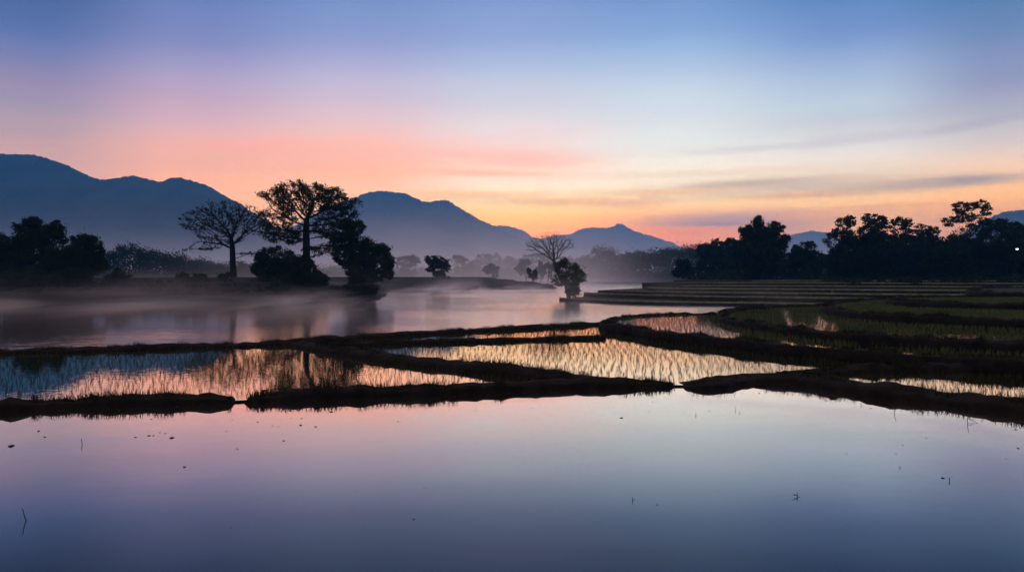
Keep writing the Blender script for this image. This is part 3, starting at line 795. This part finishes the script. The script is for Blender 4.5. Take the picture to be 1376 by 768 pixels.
def tree(name, label, cat, group, px, Y, ell, trunk_r=.2, leaves=6000, leaf=.3, seed=1, clumps=9, dense=True, att=260,
         step=.4, di=4.0, dk=.8, fork=None, tip=.018, mat='leaf', bark='bark', base_z=None, flat=0.0, trunk_px=None, cl=(.14, .30), kind_parts=('trunk', 'crown'), leaf_r=.35, thin=.06, flare=1.35, droop=0., shell=.55):
    r = np.random.default_rng(seed)
    x = (px - PXC) / FPX * Y
    z = surf(x, Y) if base_z is None else base_z
    z -= .12
    base = np.array((x, Y, z))
    E = []
    for e in ell:
        ex, ey, rx, ry = e[:4]; dy = e[4] if len(e) > 4 else 0.; rd = e[5] if len(e) > 5 else None
        yy = Y + dy
        c = onray(ex, ey, yy); a = rx / FPX * yy; b = ry / FPX * yy
        E.append((*(c - base), a, (rd if rd else a) , b))
    root = empty(name, base); tag(root, label, cat, group)
    clump = lumpy(E, r, clumps * 4, cl) if dense else E
    A = ell_points(clump, att, r) if dense else ell_points(E, att, r, .35, 1.0)
    zmin = min(e[2] - e[5] for e in E)
    fk = fork if fork is not None else max(zmin * .8, .5)
    A = A[A[:, 2] > fk * .6]
    # trunk nodes up to the fork
    if trunk_px:
        tp = catmull(np.array([onray(a, b, Y) - base for a, b in trunk_px]), step)
    else:
        n = max(2, int(fk / step)); ts = np.linspace(0, 1, n + 1)
        sway = r.normal(0, .03 * fk, 2)
        tp = np.c_[sway[0] * np.sin(ts * 3), sway[1] * np.sin(ts * 2.4), ts * fk]
    tp[0, 2] = 0
    nodes, par = colonize(A, tp, [-1] + list(range(len(tp) - 1)), step, di, dk, r, droop=droop)
    rad = pipe_radii(par, tip)
    sc = trunk_r / rad[0]
    rad = np.maximum(rad * (1 + (sc - 1) * np.clip(rad / rad[0], 0, 1) ** .6), tip * .8)
    nt = len(tp)
    rad[:nt] *= 1 + (flare - 1) * np.exp(-np.arange(nt) * step / (trunk_r * 2.5))
    V, F = skin(nodes, par, rad, 7)
    mesh_np(kind_parts[0], V, [F], M[bark], root, smooth=True)
    if leaves:
        tw = nodes[rad <= max(thin, np.percentile(rad, 60))]
        if dense:
            leaves = int(leaves * 1.25); nl = int(leaves * .72); nc = int(leaves * .16)
            C = np.vstack([soft_points(clump, nl, r), ell_points(E, nc, r, 0, .86),
                           tw[r.integers(0, len(tw), leaves - nl - nc)] + r.normal(0, leaf_r, (leaves - nl - nc, 3))])
        else:
            C = tw[r.integers(0, len(tw), leaves * 2)] + r.normal(0, leaf_r, (leaves * 2, 3)) * np.array((1, 1, .6))
            m = vnoise(C[:, 0] * 1.1 + C[:, 2] * .5, C[:, 1] * 1.1 - C[:, 2] * .8, seed)
            C = C[m > .42 + .25 * (r.random(len(C)) - .5)][:leaves]
        C = C[C[:, 2] > .1]
        V, F = leaf_cards(C, leaf, r, flat)
        mesh_np(kind_parts[1], V, [F], M[mat], root)
    return root

GB = 'trees and shrubs on the left bank'
# spreading sparse tree
tree('spreading_tree', 'sparse spreading tree with bare crooked limbs on the left bank', 'tree', GB, 313, 106,
     [(306,293,50,26,0,5.2),(276,296,33,17,0,4),(335,297,24,22,0,4),(262,304,20,8,0,2.5),(272,334,30,4,0,2),(338,341,18,6,0,2),(296,322,34,9,0,3),(312,318,20,12,0,2)],
     trunk_r=.36, leaves=5200, leaf=.20, seed=21, clumps=5, dense=False, att=2300, step=.26, di=2.0, dk=.44, tip=.016,
     trunk_px=[(314,372),(313,356),(312.5,340),(312,326)], mat='leaf', leaf_r=.16, thin=.05)
# tall layered tree
tree('spreading_tree', 'tallest spreading tree with flat leafy layers against the dawn', 'tree', GB, 412, 104,
     [(412,258,52,13,0,6),(378,262,36,10,0,4),(448,272,38,14,0,5),(465,286,22,12,0,3),(412,276,50,16,0,5),(372,296,26,16,0,4),(440,304,38,16,0,4),(384,318,30,12,0,4),(436,335,32,9,0,3),(455,312,22,12,0,3),(366,312,22,12,0,3),(402,250,30,7,0,4)],
     trunk_r=.46, leaves=22000, leaf=.22, seed=22, clumps=6, dense=False, att=3000, step=.30, di=3.6, dk=.50, tip=.018,
     trunk_px=[(412,384),(411.5,360),(412,335),(411,310),(412,296)], mat='leaf', leaf_r=.24, thin=.055)
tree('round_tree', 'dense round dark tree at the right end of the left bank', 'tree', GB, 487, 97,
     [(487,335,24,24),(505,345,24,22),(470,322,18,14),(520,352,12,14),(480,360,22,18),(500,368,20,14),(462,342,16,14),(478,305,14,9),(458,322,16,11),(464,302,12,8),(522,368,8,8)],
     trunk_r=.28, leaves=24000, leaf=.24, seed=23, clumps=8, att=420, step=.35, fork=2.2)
tree('shrub', 'dark rounded shrub at the water under the round dark tree', 'shrub', GB, 484, 93.5,
     [(484,380,19,14),(474,388,14,9),(498,388,12,9)], trunk_r=.07, leaves=9000, leaf=.2, seed=24, clumps=7, att=120, step=.25, fork=.4)
tree('shrub', 'tall dark shrub left of the tall layered trunk', 'shrub', GB, 372, 102,
     [(372,350,26,20),(358,362,20,18),(385,364,18,18),(352,346,10,9)], trunk_r=.14, leaves=16000, leaf=.22, seed=25, clumps=8, att=220, step=.3, fork=1.0)
tree('shrub', 'dark bush wrapped round the foot of the tall layered tree', 'shrub', GB, 410, 100.5,
     [(408,362,20,22),(424,375,18,14),(398,378,18,14)], trunk_r=.12, leaves=14000, leaf=.22, seed=26, clumps=8, att=200, step=.3, fork=.8)
# the thicket at the left edge
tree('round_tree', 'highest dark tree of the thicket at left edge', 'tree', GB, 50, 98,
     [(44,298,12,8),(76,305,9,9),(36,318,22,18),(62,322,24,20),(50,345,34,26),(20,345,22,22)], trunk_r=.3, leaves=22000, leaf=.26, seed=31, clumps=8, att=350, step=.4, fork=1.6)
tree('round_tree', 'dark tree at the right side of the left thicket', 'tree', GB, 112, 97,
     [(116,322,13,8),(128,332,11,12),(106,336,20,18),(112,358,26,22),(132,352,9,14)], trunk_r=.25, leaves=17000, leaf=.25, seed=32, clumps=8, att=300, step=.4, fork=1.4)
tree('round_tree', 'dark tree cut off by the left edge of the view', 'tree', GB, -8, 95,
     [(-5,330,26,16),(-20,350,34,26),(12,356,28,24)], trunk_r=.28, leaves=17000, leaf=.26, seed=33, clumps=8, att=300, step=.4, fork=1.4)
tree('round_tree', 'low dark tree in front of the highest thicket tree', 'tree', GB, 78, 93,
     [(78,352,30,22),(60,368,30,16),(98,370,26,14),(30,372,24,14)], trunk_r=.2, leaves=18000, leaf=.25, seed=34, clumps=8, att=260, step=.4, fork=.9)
tree('shrub', 'ragged shrub standing alone right of the left thicket', 'shrub', GB, 160, 95,
     [(160,366,14,8),(150,374,14,9),(168,376,12,8)], trunk_r=.07, leaves=2600, leaf=.30, seed=35, clumps=6, att=150, step=.25, fork=.5, dense=False, leaf_r=.22)
tree('shrub', 'low dark mound of a bush on the bank between thicket and sparse tree', 'shrub', GB, 246, 103,
     [(246,371,9,5)], trunk_r=.04, leaves=2500, leaf=.2, seed=36, clumps=5, att=60, step=.2, fork=.2)
tree('shrub', 'low ragged bush just left of the sparse spreading tree', 'shrub', GB, 268, 101,
     [(268,371,10,5),(260,375,9,4)], trunk_r=.04, leaves=1800, leaf=.22, seed=37, clumps=5, att=80, step=.2, fork=.2)
tree('shrub', 'small dark bush against the trunk of the sparse spreading tree', 'shrub', GB, 299, 103,
     [(299,371,9,3.5),(306,368,4,2.5)], trunk_r=.04, leaves=1500, leaf=.2, seed=38, clumps=4, att=60, step=.2, fork=.2)
# lone small tree on the middle bank
tree('round_tree', 'small dark tree standing alone on the middle bank', 'tree', None, 588, 190,
     [(580,349,9,7),(590,354,13,9),(598,358,8,7),(578,362,8,3.5),(590,368,10,5)], trunk_r=.16, leaves=6500, leaf=.34, seed=41, clumps=7, att=200, step=.4, fork=1.0)
tree('shrub', 'dark shrub on the bank slope under the small lone tree', 'shrub', None, 592, 185,
     [(590,378,14,6),(600,374,8,5)], trunk_r=.08, leaves=3500, leaf=.3, seed=42, clumps=5, att=80, step=.3, fork=.3)
# the bare tree on the tip of the peninsula
tree('bare_tree', 'leafless pale tree forking over the tip of the peninsula', 'tree', None, 764, 97,
     [(739,327,33,16,0,3),(725,328,22,10,0,2),(757,327,18,12,0,2.2),(741,316,14,8,0,1.4),(716,334,13,6,0,1.5),(722,343,12,3,0,1),(744,343,13,8,0,1.2)],
     trunk_r=.22, leaves=350, leaf=.10, seed=43, clumps=4, dense=False, att=1500, step=.18, di=1.1, dk=.30, tip=.013,
     trunk_px=[(765,396),(759,380),(750,368),(746,357),(744,350)], bark='pale_bark', leaf_r=.08, thin=.03)
tree('shrub', 'olive leafy bush leaning round the bare tree on the peninsula', 'shrub', None, 766, 96.2,
     [(763,364,19,17),(751,377,11,9),(777,370,12,12),(756,352,9,9),(766,376,16,9)], trunk_r=.10, leaves=6500, leaf=.17, seed=44, clumps=8, att=420, step=.2, fork=.9, cl=(.12, .24), mat='leaf_olive')
tree('shrub', 'small dark bush on the ground beside the bare tree', 'shrub', None, 774, 95.6,
     [(773,386,8,8),(770,392,9,5)], trunk_r=.05, leaves=5000, leaf=.15, seed=45, clumps=6, att=80, step=.2, fork=.2)

# pale trees in the mist
GM = 'misty trees beyond the middle bank'
for k, (px, Y, lab, e, lf) in enumerate([
    (548, 300, 'pale misty tree right of the round dark bank tree', [(548,352,16,9),(556,348,9,7)], .7),
    (622, 320, 'pale misty tree just right of the small lone tree', [(616,350,13,9),(630,358,14,7)], .7),
    (655, 350, 'widest pale tree deep in the mist', [(650,348,14,8),(664,348,12,9),(640,354,10,7),(678,354,12,7)], .8),
    (662, 255, 'darker small tree standing in front of the widest misty tree', [(661,359,9,6),(655,363,9,4)], .5),
    (706, 262, 'small grey round tree in mist left of the bare tree', [(705,354,8,7),(700,360,9,6)], .5),
    (726, 255, 'thin pointed grey tree in mist', [(726,355,3.5,6),(726,361,4.5,6)], .45),
    (736, 250, 'short grey tree in mist behind the leafless tree', [(736,357,5,6),(745,358,6,7)], .45),
    (690, 330, 'pale tree in mist behind the small grey round tree', [(690,352,16,8),(712,350,14,9),(735,346,14,10)], .8),
    (716, 215, 'tiny faint bush on the top edge of the middle bank', [(716,371,6,4)], .35),
    ]):
    e = e + [(px + 3, 368, max(q[2] for q in e) * .6, 7), (px - 5, 364, max(q[2] for q in e) * .5, 6)]
    tree('misty_tree', lab, 'tree', GM, px, Y, e, trunk_r=.2, leaves=7000, leaf=lf * .55, seed=60 + k, clumps=6, att=90, step=.8, fork=1.2, tip=.03)

# the wood on the right
GR = 'trees of the right wood'
for k, (px, Y, lab, e, n, lf) in enumerate([
    (918, 200, 'small dim tree at the misty left end of the right wood', [(918,356,12,9),(914,366,11,7),(925,366,9,8)], 6000, .42),
    (962, 215, 'hazy broad tree left of the tall bamboo clump', [(950,338,18,12),(966,332,14,12),(960,352,24,16),(978,350,16,18),(948,364,16,10)], 11000, .48),
    (986, 190, 'thin tree leaning against the left side of the bamboo', [(982,326,9,7),(988,340,12,13),(986,360,14,14)], 6000, .4),
    (1081, 178, 'round topped tree between the bamboo clump and the main wood', [(1082,334,17,12),(1072,346,16,14),(1096,350,14,14),(1084,362,24,13),(1060,360,12,14)], 14000, .4),
    (1140, 168, 'tree with a feathery ragged top at the left of the main wood', [(1132,304,12,12),(1142,298,9,9),(1128,325,20,20),(1150,330,24,24),(1132,352,26,18)], 17000, .38),
    (1178, 165, 'broad dark tree with plumed crown in the main wood', [(1170,293,12,7),(1182,297,12,8),(1176,314,24,18),(1190,335,28,26),(1165,345,24,22)], 18000, .38),
    (1213, 172, 'dark tree with a flat umbrella top in the main wood', [(1208,298,13,6),(1220,300,9,5),(1214,315,16,12),(1222,335,26,24)], 14000, .4),
    (1246, 176, 'lower dark tree in the dip left of the tallest crown', [(1240,309,14,8),(1254,312,10,9),(1248,330,22,18),(1250,350,28,18)], 14000, .4),
    (1292, 166, 'tallest tree of the wood with airy twin crown', [(1290,279,11,9),(1304,277,8,7),(1320,275,11,7),(1326,284,7,7),(1297,292,16,8),(1275,298,10,7),(1300,318,26,18),(1310,345,30,22)], 20000, .34),
    (1345, 160, 'wide dark tree under the mountain shoulder at right edge', [(1330,302,22,12),(1352,306,22,12),(1340,330,34,22),(1362,345,26,20)], 19000, .38),
    (1395, 162, 'dark tree cut off by the right edge of the view', [(1386,312,24,14),(1402,325,30,24),(1385,350,26,18)], 14000, .4),
    (1275, 158, 'low dark tree in front of the tallest crown', [(1270,345,24,16),(1290,356,22,12),(1255,358,16,10)], 12000, .36),
    ]):
    if px > 1100: e = e + [(px, 346, 27, 26), (px + 6, 330, 20, 16), (px - 8, 362, 26, 12)]
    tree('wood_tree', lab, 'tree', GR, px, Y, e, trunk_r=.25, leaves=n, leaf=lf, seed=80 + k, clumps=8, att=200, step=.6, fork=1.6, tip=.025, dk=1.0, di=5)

def bamboo(px, Y, label, plumes, seed):
    r = np.random.default_rng(seed)
    x = (px - PXC) / FPX * Y; z = surf(x, Y) - .1; base = np.array((x, Y, z))
    root = empty('bamboo_clump', base); tag(root, label, 'bamboo', None)
    V = []; F = []; nv = 0; C = []
    ang = np.linspace(0, 2 * np.pi, 5, endpoint=False)
    for (tx, ty, nculm, spread) in plumes:
        tgt = onray(tx, ty, Y) - base
        for _ in range(nculm):
            b = r.normal(0, .9, 3); b[2] = 0; b[0] += tgt[0] * .25
            e = tgt + r.normal(0, 1, 3) * np.array((spread, spread * 1.4, spread * .7)); e[2] *= r.uniform(.92, 1.04)
            m = np.array((b[0] * .6 + e[0] * .35, b[1] * .6 + e[1] * .35, e[2] * .72))
            t = np.linspace(0, 1, 14)[:, None]
            p = (1 - t) ** 2 * b + 2 * t * (1 - t) * m + t * t * e
            tip = p[-1] + (p[-1] - p[-2]) * np.array((1.2, 1.2, -.6)); p = np.vstack([p, tip])
            rr = np.linspace(.06, .012, len(p))
            ring = p[:, None] + rr[:, None, None] * np.stack([np.cos(ang), np.sin(ang), 0 * ang], -1)[None]
            V.append(ring.reshape(-1, 3)); mm = len(p)
            i, j = np.meshgrid(np.arange(mm - 1), np.arange(5), indexing='ij'); a = nv + i * 5 + j; bb = nv + i * 5 + (j + 1) % 5
            F.append(np.stack([a, bb, bb + 5, a + 5], -1).reshape(-1, 4)); nv += mm * 5
            nl = 520
            q = r.uniform(.05, 1, nl) ** .75 * (len(p) - 1.001); k = q.astype(int); f = (q - k)[:, None]
            c = p[k] * (1 - f) + p[k + 1] * f
            sp = .25 + 1.25 * (1 - (q / (len(p) - 1)) ** 2.5)
            C.append(c + r.normal(0, 1, (nl, 3)) * sp[:, None] * np.array((.62, .62, .5)))
    mesh_np('culms', np.vstack(V), [np.vstack(F)], M['bark'], root)
    C = np.vstack(C); C = C[C[:, 2] > .1]
    V, F = leaf_cards(C, .42, r)
    mesh_np('foliage', V, [F], M['leaf_bamboo'], root)
bamboo(1020, 160, 'tall ragged bamboo clump rising left of the main wood', [(1018,293,8,.5),(1044,301,8,.6),(1003,306,7,.6),(1026,312,7,.7),(1056,320,7,.7),(992,324,6,.7),(1014,330,9,1.2),(1040,335,9,1.2),(1030,350,9,1.6),(1005,348,8,1.4)], 71)

def banana(px, Y, label):
    x = (px - PXC) / FPX * Y; z = surf(x, Y) - .05
    root = empty('banana_plant', (x, Y, z)); tag(root, label, 'plant')
    P = np.array([(0, 0, 0), (.03, 0, .7), (.0, .02, 1.5), (.05, 0, 2.1)]); 
    V, F = skin(P, np.array([-1, 0, 1, 2]), np.array([.15, .13, .11, .07]), 8)
    mesh_np('stem', V, [F], M['bark'], root, smooth=True)
    r = np.random.default_rng(5)
    for k in range(7):
        a = k * 2.4 + .3; L = r.uniform(1.4, 2.1); up = r.uniform(.5, 1.0)
        V = []; F = []
        for s in range(9):
            t = s / 8; w = .26 * math.sin(math.pi * min(1, t * .93 + .07)) ** .7
            c = np.array((math.cos(a) * L * t, math.sin(a) * L * t, 1.95 + up * 1.6 * t - 2.1 * t * t * up))
            sd = np.array((-math.sin(a), math.cos(a), -.25)) * w; s2 = np.array((math.sin(a), -math.cos(a), -.25)) * w
            V += [c + sd, c, c + s2]
        F = [(3 * s + q, 3 * s + q + 1, 3 * s + q + 4, 3 * s + q + 3) for s in range(8) for q in (0, 1)]
        mesh_np('leaf', np.array(V), [np.array(F)], M['leaf'], root)
banana(992, 128, 'small banana plant with drooping leaves at the foot of the bamboo')

# far woods that read as one mass
def forest(label, sil, Y, rows, dy, seed, size, leafs, per, sp):
    per = per * 3; leafs *= .8
    r = np.random.default_rng(seed); sil = np.array(sil, float)
    C = []
    for k in range(rows):
        y = Y + k * dy; px = sil[0, 0]
        while px < sil[-1, 0]:
            top = np.interp(px, sil[:, 0], sil[:, 1]) + r.uniform(0, 7) + (rows - 1 - k) * 3.0
            x = (px - PXC) / FPX * y; ztop = CAMZ + (HOR - top) / FPX * y
            R = size * r.uniform(.7, 1.25); g0 = 1.5
            h = max(ztop - g0, 2.0)
            E = [(x, y, ztop - R * .8, R, R, R * .8), (x + r.normal(0, R * .4), y, g0 + h * .45, R * 1.15, R, h * .42)]
            E.append((x, y, g0 + h * .12, R * 1.3, R * 1.1, h * .22))
            for _ in range(4):
                d = r.normal(size=3); d /= np.linalg.norm(d)
                E.append((x + d[0] * R * .8, y + d[1] * R * .8, ztop - R * .9 + d[2] * R * .5, R * .45, R * .45, R * .35))
            C.append(soft_points(E, per, r))
            px += sp * r.uniform(.7, 1.3) / y * FPX
    C = np.vstack(C)
    V, F = leaf_cards(C, leafs, r)
    o = mesh_np('forest', V, [F], M['leaf'], None); tag(o, label, kind='stuff')
forest('long grey misty wood across the river at right', [(752,345),(775,336),(795,336),(802,328),(809,323),(820,325),(830,335),(850,331),(880,329),(900,326),(930,323),(960,322),(1000,324),(1050,334),(1120,334),(1250,330),(1450,325)], 372, 3, 12, 201, 4.6, 1.0, 330, 5.5)
forest('dim misty wood on the plain behind the left bank', [(60,345),(120,337),(140,329),(170,322),(200,326),(215,329),(235,334),(260,341),(300,346),(340,350),(420,352),(500,353),(545,354)], 300, 3, 14, 202, 4.2, .9, 300, 5.0)
forest('palest belt of trees deep in the mist beyond the middle bank', [(515,357),(545,349),(562,353),(600,355),(640,349),(668,350),(690,354),(720,350),(765,344)], 338, 2, 9, 203, 3.2, .7, 260, 4.5)
def undergrowth(label, pts, Yr, n, seed, leaf=.35, h=1.2):
    r = np.random.default_rng(seed)
    C = []
    for _ in range(n):
        px = r.uniform(*pts); y = r.uniform(*Yr); x = (px - PXC) / FPX * y
        s = h * r.uniform(.5, 1.2)
        C.append(ell_points([(x, y, surf(x, y) + s * .3, s * 1.5, s * 1.2, s * .8)], 110, r, .4, 1.0))
    C = np.vstack(C); V, F = leaf_cards(C, leaf, r)
    o = mesh_np('undergrowth', V, [F], M['leaf'], None); tag(o, label, kind='stuff')
undergrowth('dark undergrowth along the foot of the right wood', (935, 1480), (165, 185), 150, 211, .4, 1.9)
undergrowth('dark weeds and bushes over the upper terraces at right', (1110, 1480), (118, 168), 120, 213, .32, 1.0)
undergrowth('rough weeds and bushes along the edge of the left bank', (-60, 500), (89, 100), 130, 212, .22, .45)

# ------------------------------------------------------------------ lamp and post among the right trees
def lamp():
    Y = 150; p = onray(1364, 335, Y); x = p[0]; z0 = surf(x, Y)
    root = empty('street_lamp', (x, Y, z0)); tag(root, 'small white lamp shining before the dark trees at right edge', 'lamp')
    h = p[2] - z0
    P = np.array([(0, 0, -.2), (0, 0, h * .5), (0, 0, h + .1)])
    V, F = skin(P, np.array([-1, 0, 1]), np.array([.07, .055, .045]), 8)
    mesh_np('pole', V, [F], M['bark'], root, smooth=True)
    P = np.array([(0, 0, h + .05), (0, -.3, h + .22), (0, -.6, h + .2)])
    V, F = skin(P, np.array([-1, 0, 1]), np.array([.03, .03, .03]), 6)
    mesh_np('arm', V, [F], M['bark'], root, smooth=True)
    bm = bmesh.new(); bmesh.ops.create_uvsphere(bm, u_segments=12, v_segments=8, radius=.24)
    for v in bm.verts: v.co = (v.co.x, v.co.y - .6, v.co.z * .55 + h + .05)
    me = bpy.data.meshes.new('bulb'); bm.to_mesh(me); bm.free()
    m, nt, out = new_mat('lamp_glow'); e = nd(nt, 'ShaderNodeEmission', i_Strength=3.0); e.inputs['Color'].default_value = (.9, .95, 1, 1)
    nt.links.new(e.outputs[0], out.inputs['Surface']); me.materials.append(m)
    o = bpy.data.objects.new('bulb', me); COL.objects.link(o); o.parent = root
lamp()

# ------------------------------------------------------------------ scraps on the pond
def scrap(px, py, w, seed):
    """a floating clot of dead weed"""
    r = np.random.default_rng(seed); x, y, _ = at(px, py, 0); s = w / FPX * y * .28
    bm = bmesh.new(); bmesh.ops.create_icosphere(bm, subdivisions=2, radius=1)
    for v in bm.verts:
        f = 1 + .45 * float(r.normal())* .5
        v.co = (v.co.x * s * f, v.co.y * s * f * 1.3, v.co.z * s * .35 * f + .15 * s)
    me = bpy.data.meshes.new('floating_weed'); bm.to_mesh(me); bm.free(); me.materials.append(M['dead'])
    o = bpy.data.objects.new('floating_weed', me); COL.objects.link(o); o.location = (x, y, 0); return o
def twig(px, py, h, seed, lean=.15, side=0):
    r = np.random.default_rng(seed); x, y, _ = at(px, py, 0); H = h / FPX * y
    P = [np.zeros(3) - np.array((0, 0, .05))]; par = [-1]
    n = 6; d = np.array((r.normal(0, lean), r.normal(0, lean), 1.0))
    for k in range(n):
        P.append(P[-1] + (d + r.normal(0, .12, 3)) * H / n); par.append(k)
    rad = list(np.linspace(.006, .0035, n + 1))
    for _ in range(side):
        k = r.integers(2, n); P.append(P[k] + r.normal(0, .3, 3) * H); par.append(k); rad.append(.003)
    V, F = skin(np.array(P), np.array(par), np.array(rad), 5)
    o = mesh_np('twig', V, [F], M['dead'], smooth=True); o.location = (x, y, 0); return o
GS = 'scraps of weed floating on the pond'
big = {(231,588): 'largest dark clot of weed floating on the left of the pond', (85,551): 'dark clot of weed touching the left pond bund', (1267,642): 'dark floating clot with a twig beside it on the right of the pond', (835,561): 'small dark clot of weed floating in the middle below the bund gap'}
for k, (px, py, w) in enumerate([(203,563,4),(52,579,6),(60,587,5),(15,599,12),(182,587,5),(200,585,6),(206,585,4),(215,581,3),(222,582,4),(231,588,9),(312,564,3),(346,567,4),(304,579,3),(391,562,3),(405,562,4),(404,571,7),(424,573,5),(374,573,3),(366,572,3),(381,592,5),(319,603,4),(94,678,3),(85,551,5),(445,553,7),(248,627,6),(877,540,3),(872,553,3),(835,561,6),(853,547,2),(953,552,3),(1170,548,4),(1319,561,6),(1213,598,3),(1204,609,3),(1179,608,2),(1267,642,7),(883,678,4),(1365,577,5),(1368,602,5),(1352,616,3),(1138,609,3),(570,655,3),(556,697,5),(535,566,4),(640,551,3),(714,548,3),(1245,588,3),(310,709,3),(160,551,5),(238,546,4),(470,541,4),(610,533,5),(655,532,3),(760,529,4),(1020,528,4),(1110,538,5),(1260,555,4),(1335,566,5)]):
    o = scrap(px, py, w, 300 + k)
    if (px, py) in big: tag(o, big[(px, py)], 'weed')
    else: tag(o, 'tiny dark scrap of dead weed floating on the pond', 'weed', GS)
for k, (px, py, h, sd, lab) in enumerate([(37,698,26,0,'tall thin stalk standing in the near left of the pond'),(111,597,12,0,'short dark stick in the pond below the left bund'),(935,558,7,1,'stubby dark twig in the pond right of the bund gap'),(988,552,7,0,'left one of two twigs standing close together in the pond'),(994,555,6,0,'right one of two twigs standing close together in the pond'),(1158,541,10,1,'dark twig at the edge of the thick right bund'),(1200,556,14,0,'thin stalk in the water below the thick right bund'),(1299,565,20,2,'tall branched stalk at the foot of the right bund'),(1276,645,9,1,'upright twig beside a floating clot on the right'),(851,672,10,1,'bent twig alone in the middle of the pond'),(1072,667,12,3,'little branched sprig standing alone right of pond centre'),(1209,628,8,1,'small crooked twig below two floating scraps on the right')]):
    tag(twig(px, py, h, 400 + k, side=sd), lab, 'twig', 'twigs standing in the pond')

# ------------------------------------------------------------------ air
def box(name, lo, hi, mat, label):
    lo = np.array(lo, float); hi = np.array(hi, float)
    V = [(x, y, z) for z in (lo[2], hi[2]) for y in (lo[1], hi[1]) for x in (lo[0], hi[0])]
    o = mesh_np(name, V, [np.array([(0, 2, 3, 1), (4, 5, 7, 6), (0, 1, 5, 4), (2, 6, 7, 3), (0, 4, 6, 2), (1, 3, 7, 5)])], mat)
    tag(o, label, kind='stuff'); return o
def haze_mat(dens, col, aniso):
    m, nt, out = new_mat('haze_air'); v = nd(nt, 'ShaderNodeVolumePrincipled', i_Density=dens, i_Anisotropy=aniso)
    v.inputs['Color'].default_value = (*col, 1); nt.links.new(v.outputs[0], out.inputs['Volume']); return m
def mist_mat(name, dens, col, aniso, z0, hs, nscale, lo, hi, cut, step, ys=None):
    m, nt, out = new_mat(name); L = nt.links.new
    g = nd(nt, 'ShaderNodeNewGeometry'); sp = nd(nt, 'ShaderNodeSeparateXYZ'); L(g.outputs['Position'], sp.inputs[0])
    def mth(op, a, b=None):
        n = nd(nt, 'ShaderNodeMath', operation=op)
        for i, v in enumerate((a, b)):
            if v is None: continue
            if isinstance(v, (int, float)): n.inputs[i].default_value = v
            else: L(v, n.inputs[i])
        return n.outputs[0]
    e = mth('EXPONENT', mth('DIVIDE', mth('SUBTRACT', z0, sp.outputs['Z']), hs))
    mp = nd(nt, 'ShaderNodeMapping'); mp.inputs['Scale'].default_value = nscale; L(g.outputs['Position'], mp.inputs['Vector'])
    no = nd(nt, 'ShaderNodeTexNoise', i_Scale=1.0, i_Detail=4.0, i_Roughness=.6, i_Distortion=.4); L(mp.outputs[0], no.inputs['Vector'])
    mr = nd(nt, 'ShaderNodeMapRange', interpolation_type='SMOOTHSTEP', i_1=cut[0], i_2=cut[1], i_3=cut[2], i_4=1.0); L(no.outputs['Fac'], mr.inputs[0])
    d = mth('MULTIPLY', mth('MULTIPLY', e, mr.outputs[0]), dens)
    for axis, a, b in ys or ():
        r = nd(nt, 'ShaderNodeMapRange', interpolation_type='SMOOTHSTEP', i_1=a, i_2=b, i_3=0.0, i_4=1.0); L(sp.outputs[axis], r.inputs[0])
        d = mth('MULTIPLY', d, r.outputs[0])
    v = nd(nt, 'ShaderNodeVolumePrincipled', i_Anisotropy=aniso); v.inputs['Color'].default_value = (*col, 1)
    L(d, v.inputs['Density']); L(v.outputs[0], out.inputs['Volume'])
    m.cycles.volume_step_rate = step
    return m
box('haze', (-5200, -310, -2.7), (5200, 6600, 520), haze_mat(DENS, (.10, .46, .97), .55), 'thin blue morning haze filling the valley')
box('mist', (-160, 50, -.48), (150, 345, 11), mist_mat('lake_mist_air', .052, (1.0, .90, .88), .45, -.5, .85, (.085, .016, .26), 0, 0, (.46, .66, .03), .10,
    ys=[('Y', 50, 72), ('Y', 345, 300), ('Z', 11, 7), ('X', 34, 10)]), 'thin drifts of mist lying on the lake')
box('mist', (-125, 206, .3), (125, 372, 34), mist_mat('tree_mist_air', .017, (1.0, .93, .92), .5, 0, 11, (.03, .02, .06), 0, 0, (.3, .62, .45), .15,
    ys=[('Y', 206, 240), ('Y', 372, 356), ('X', -120, -35), ('X', 66, 0), ('Z', 34, 22)]), 'thick bank of mist among the pale trees')
box('mist', (-1800, 212, .5), (1900, 1750, 190), mist_mat('valley_mist_air', .0072, (1.0, .94, .95), .5, 0, 20, (.006, .004, .012), 0, 0, (.3, .65, .35), .25,
    ys=[('Y', 350, 1100), ('Y', 1750, 1300), ('Z', 190, 90)]), 'pale mist pooled in the valley before the mountains')
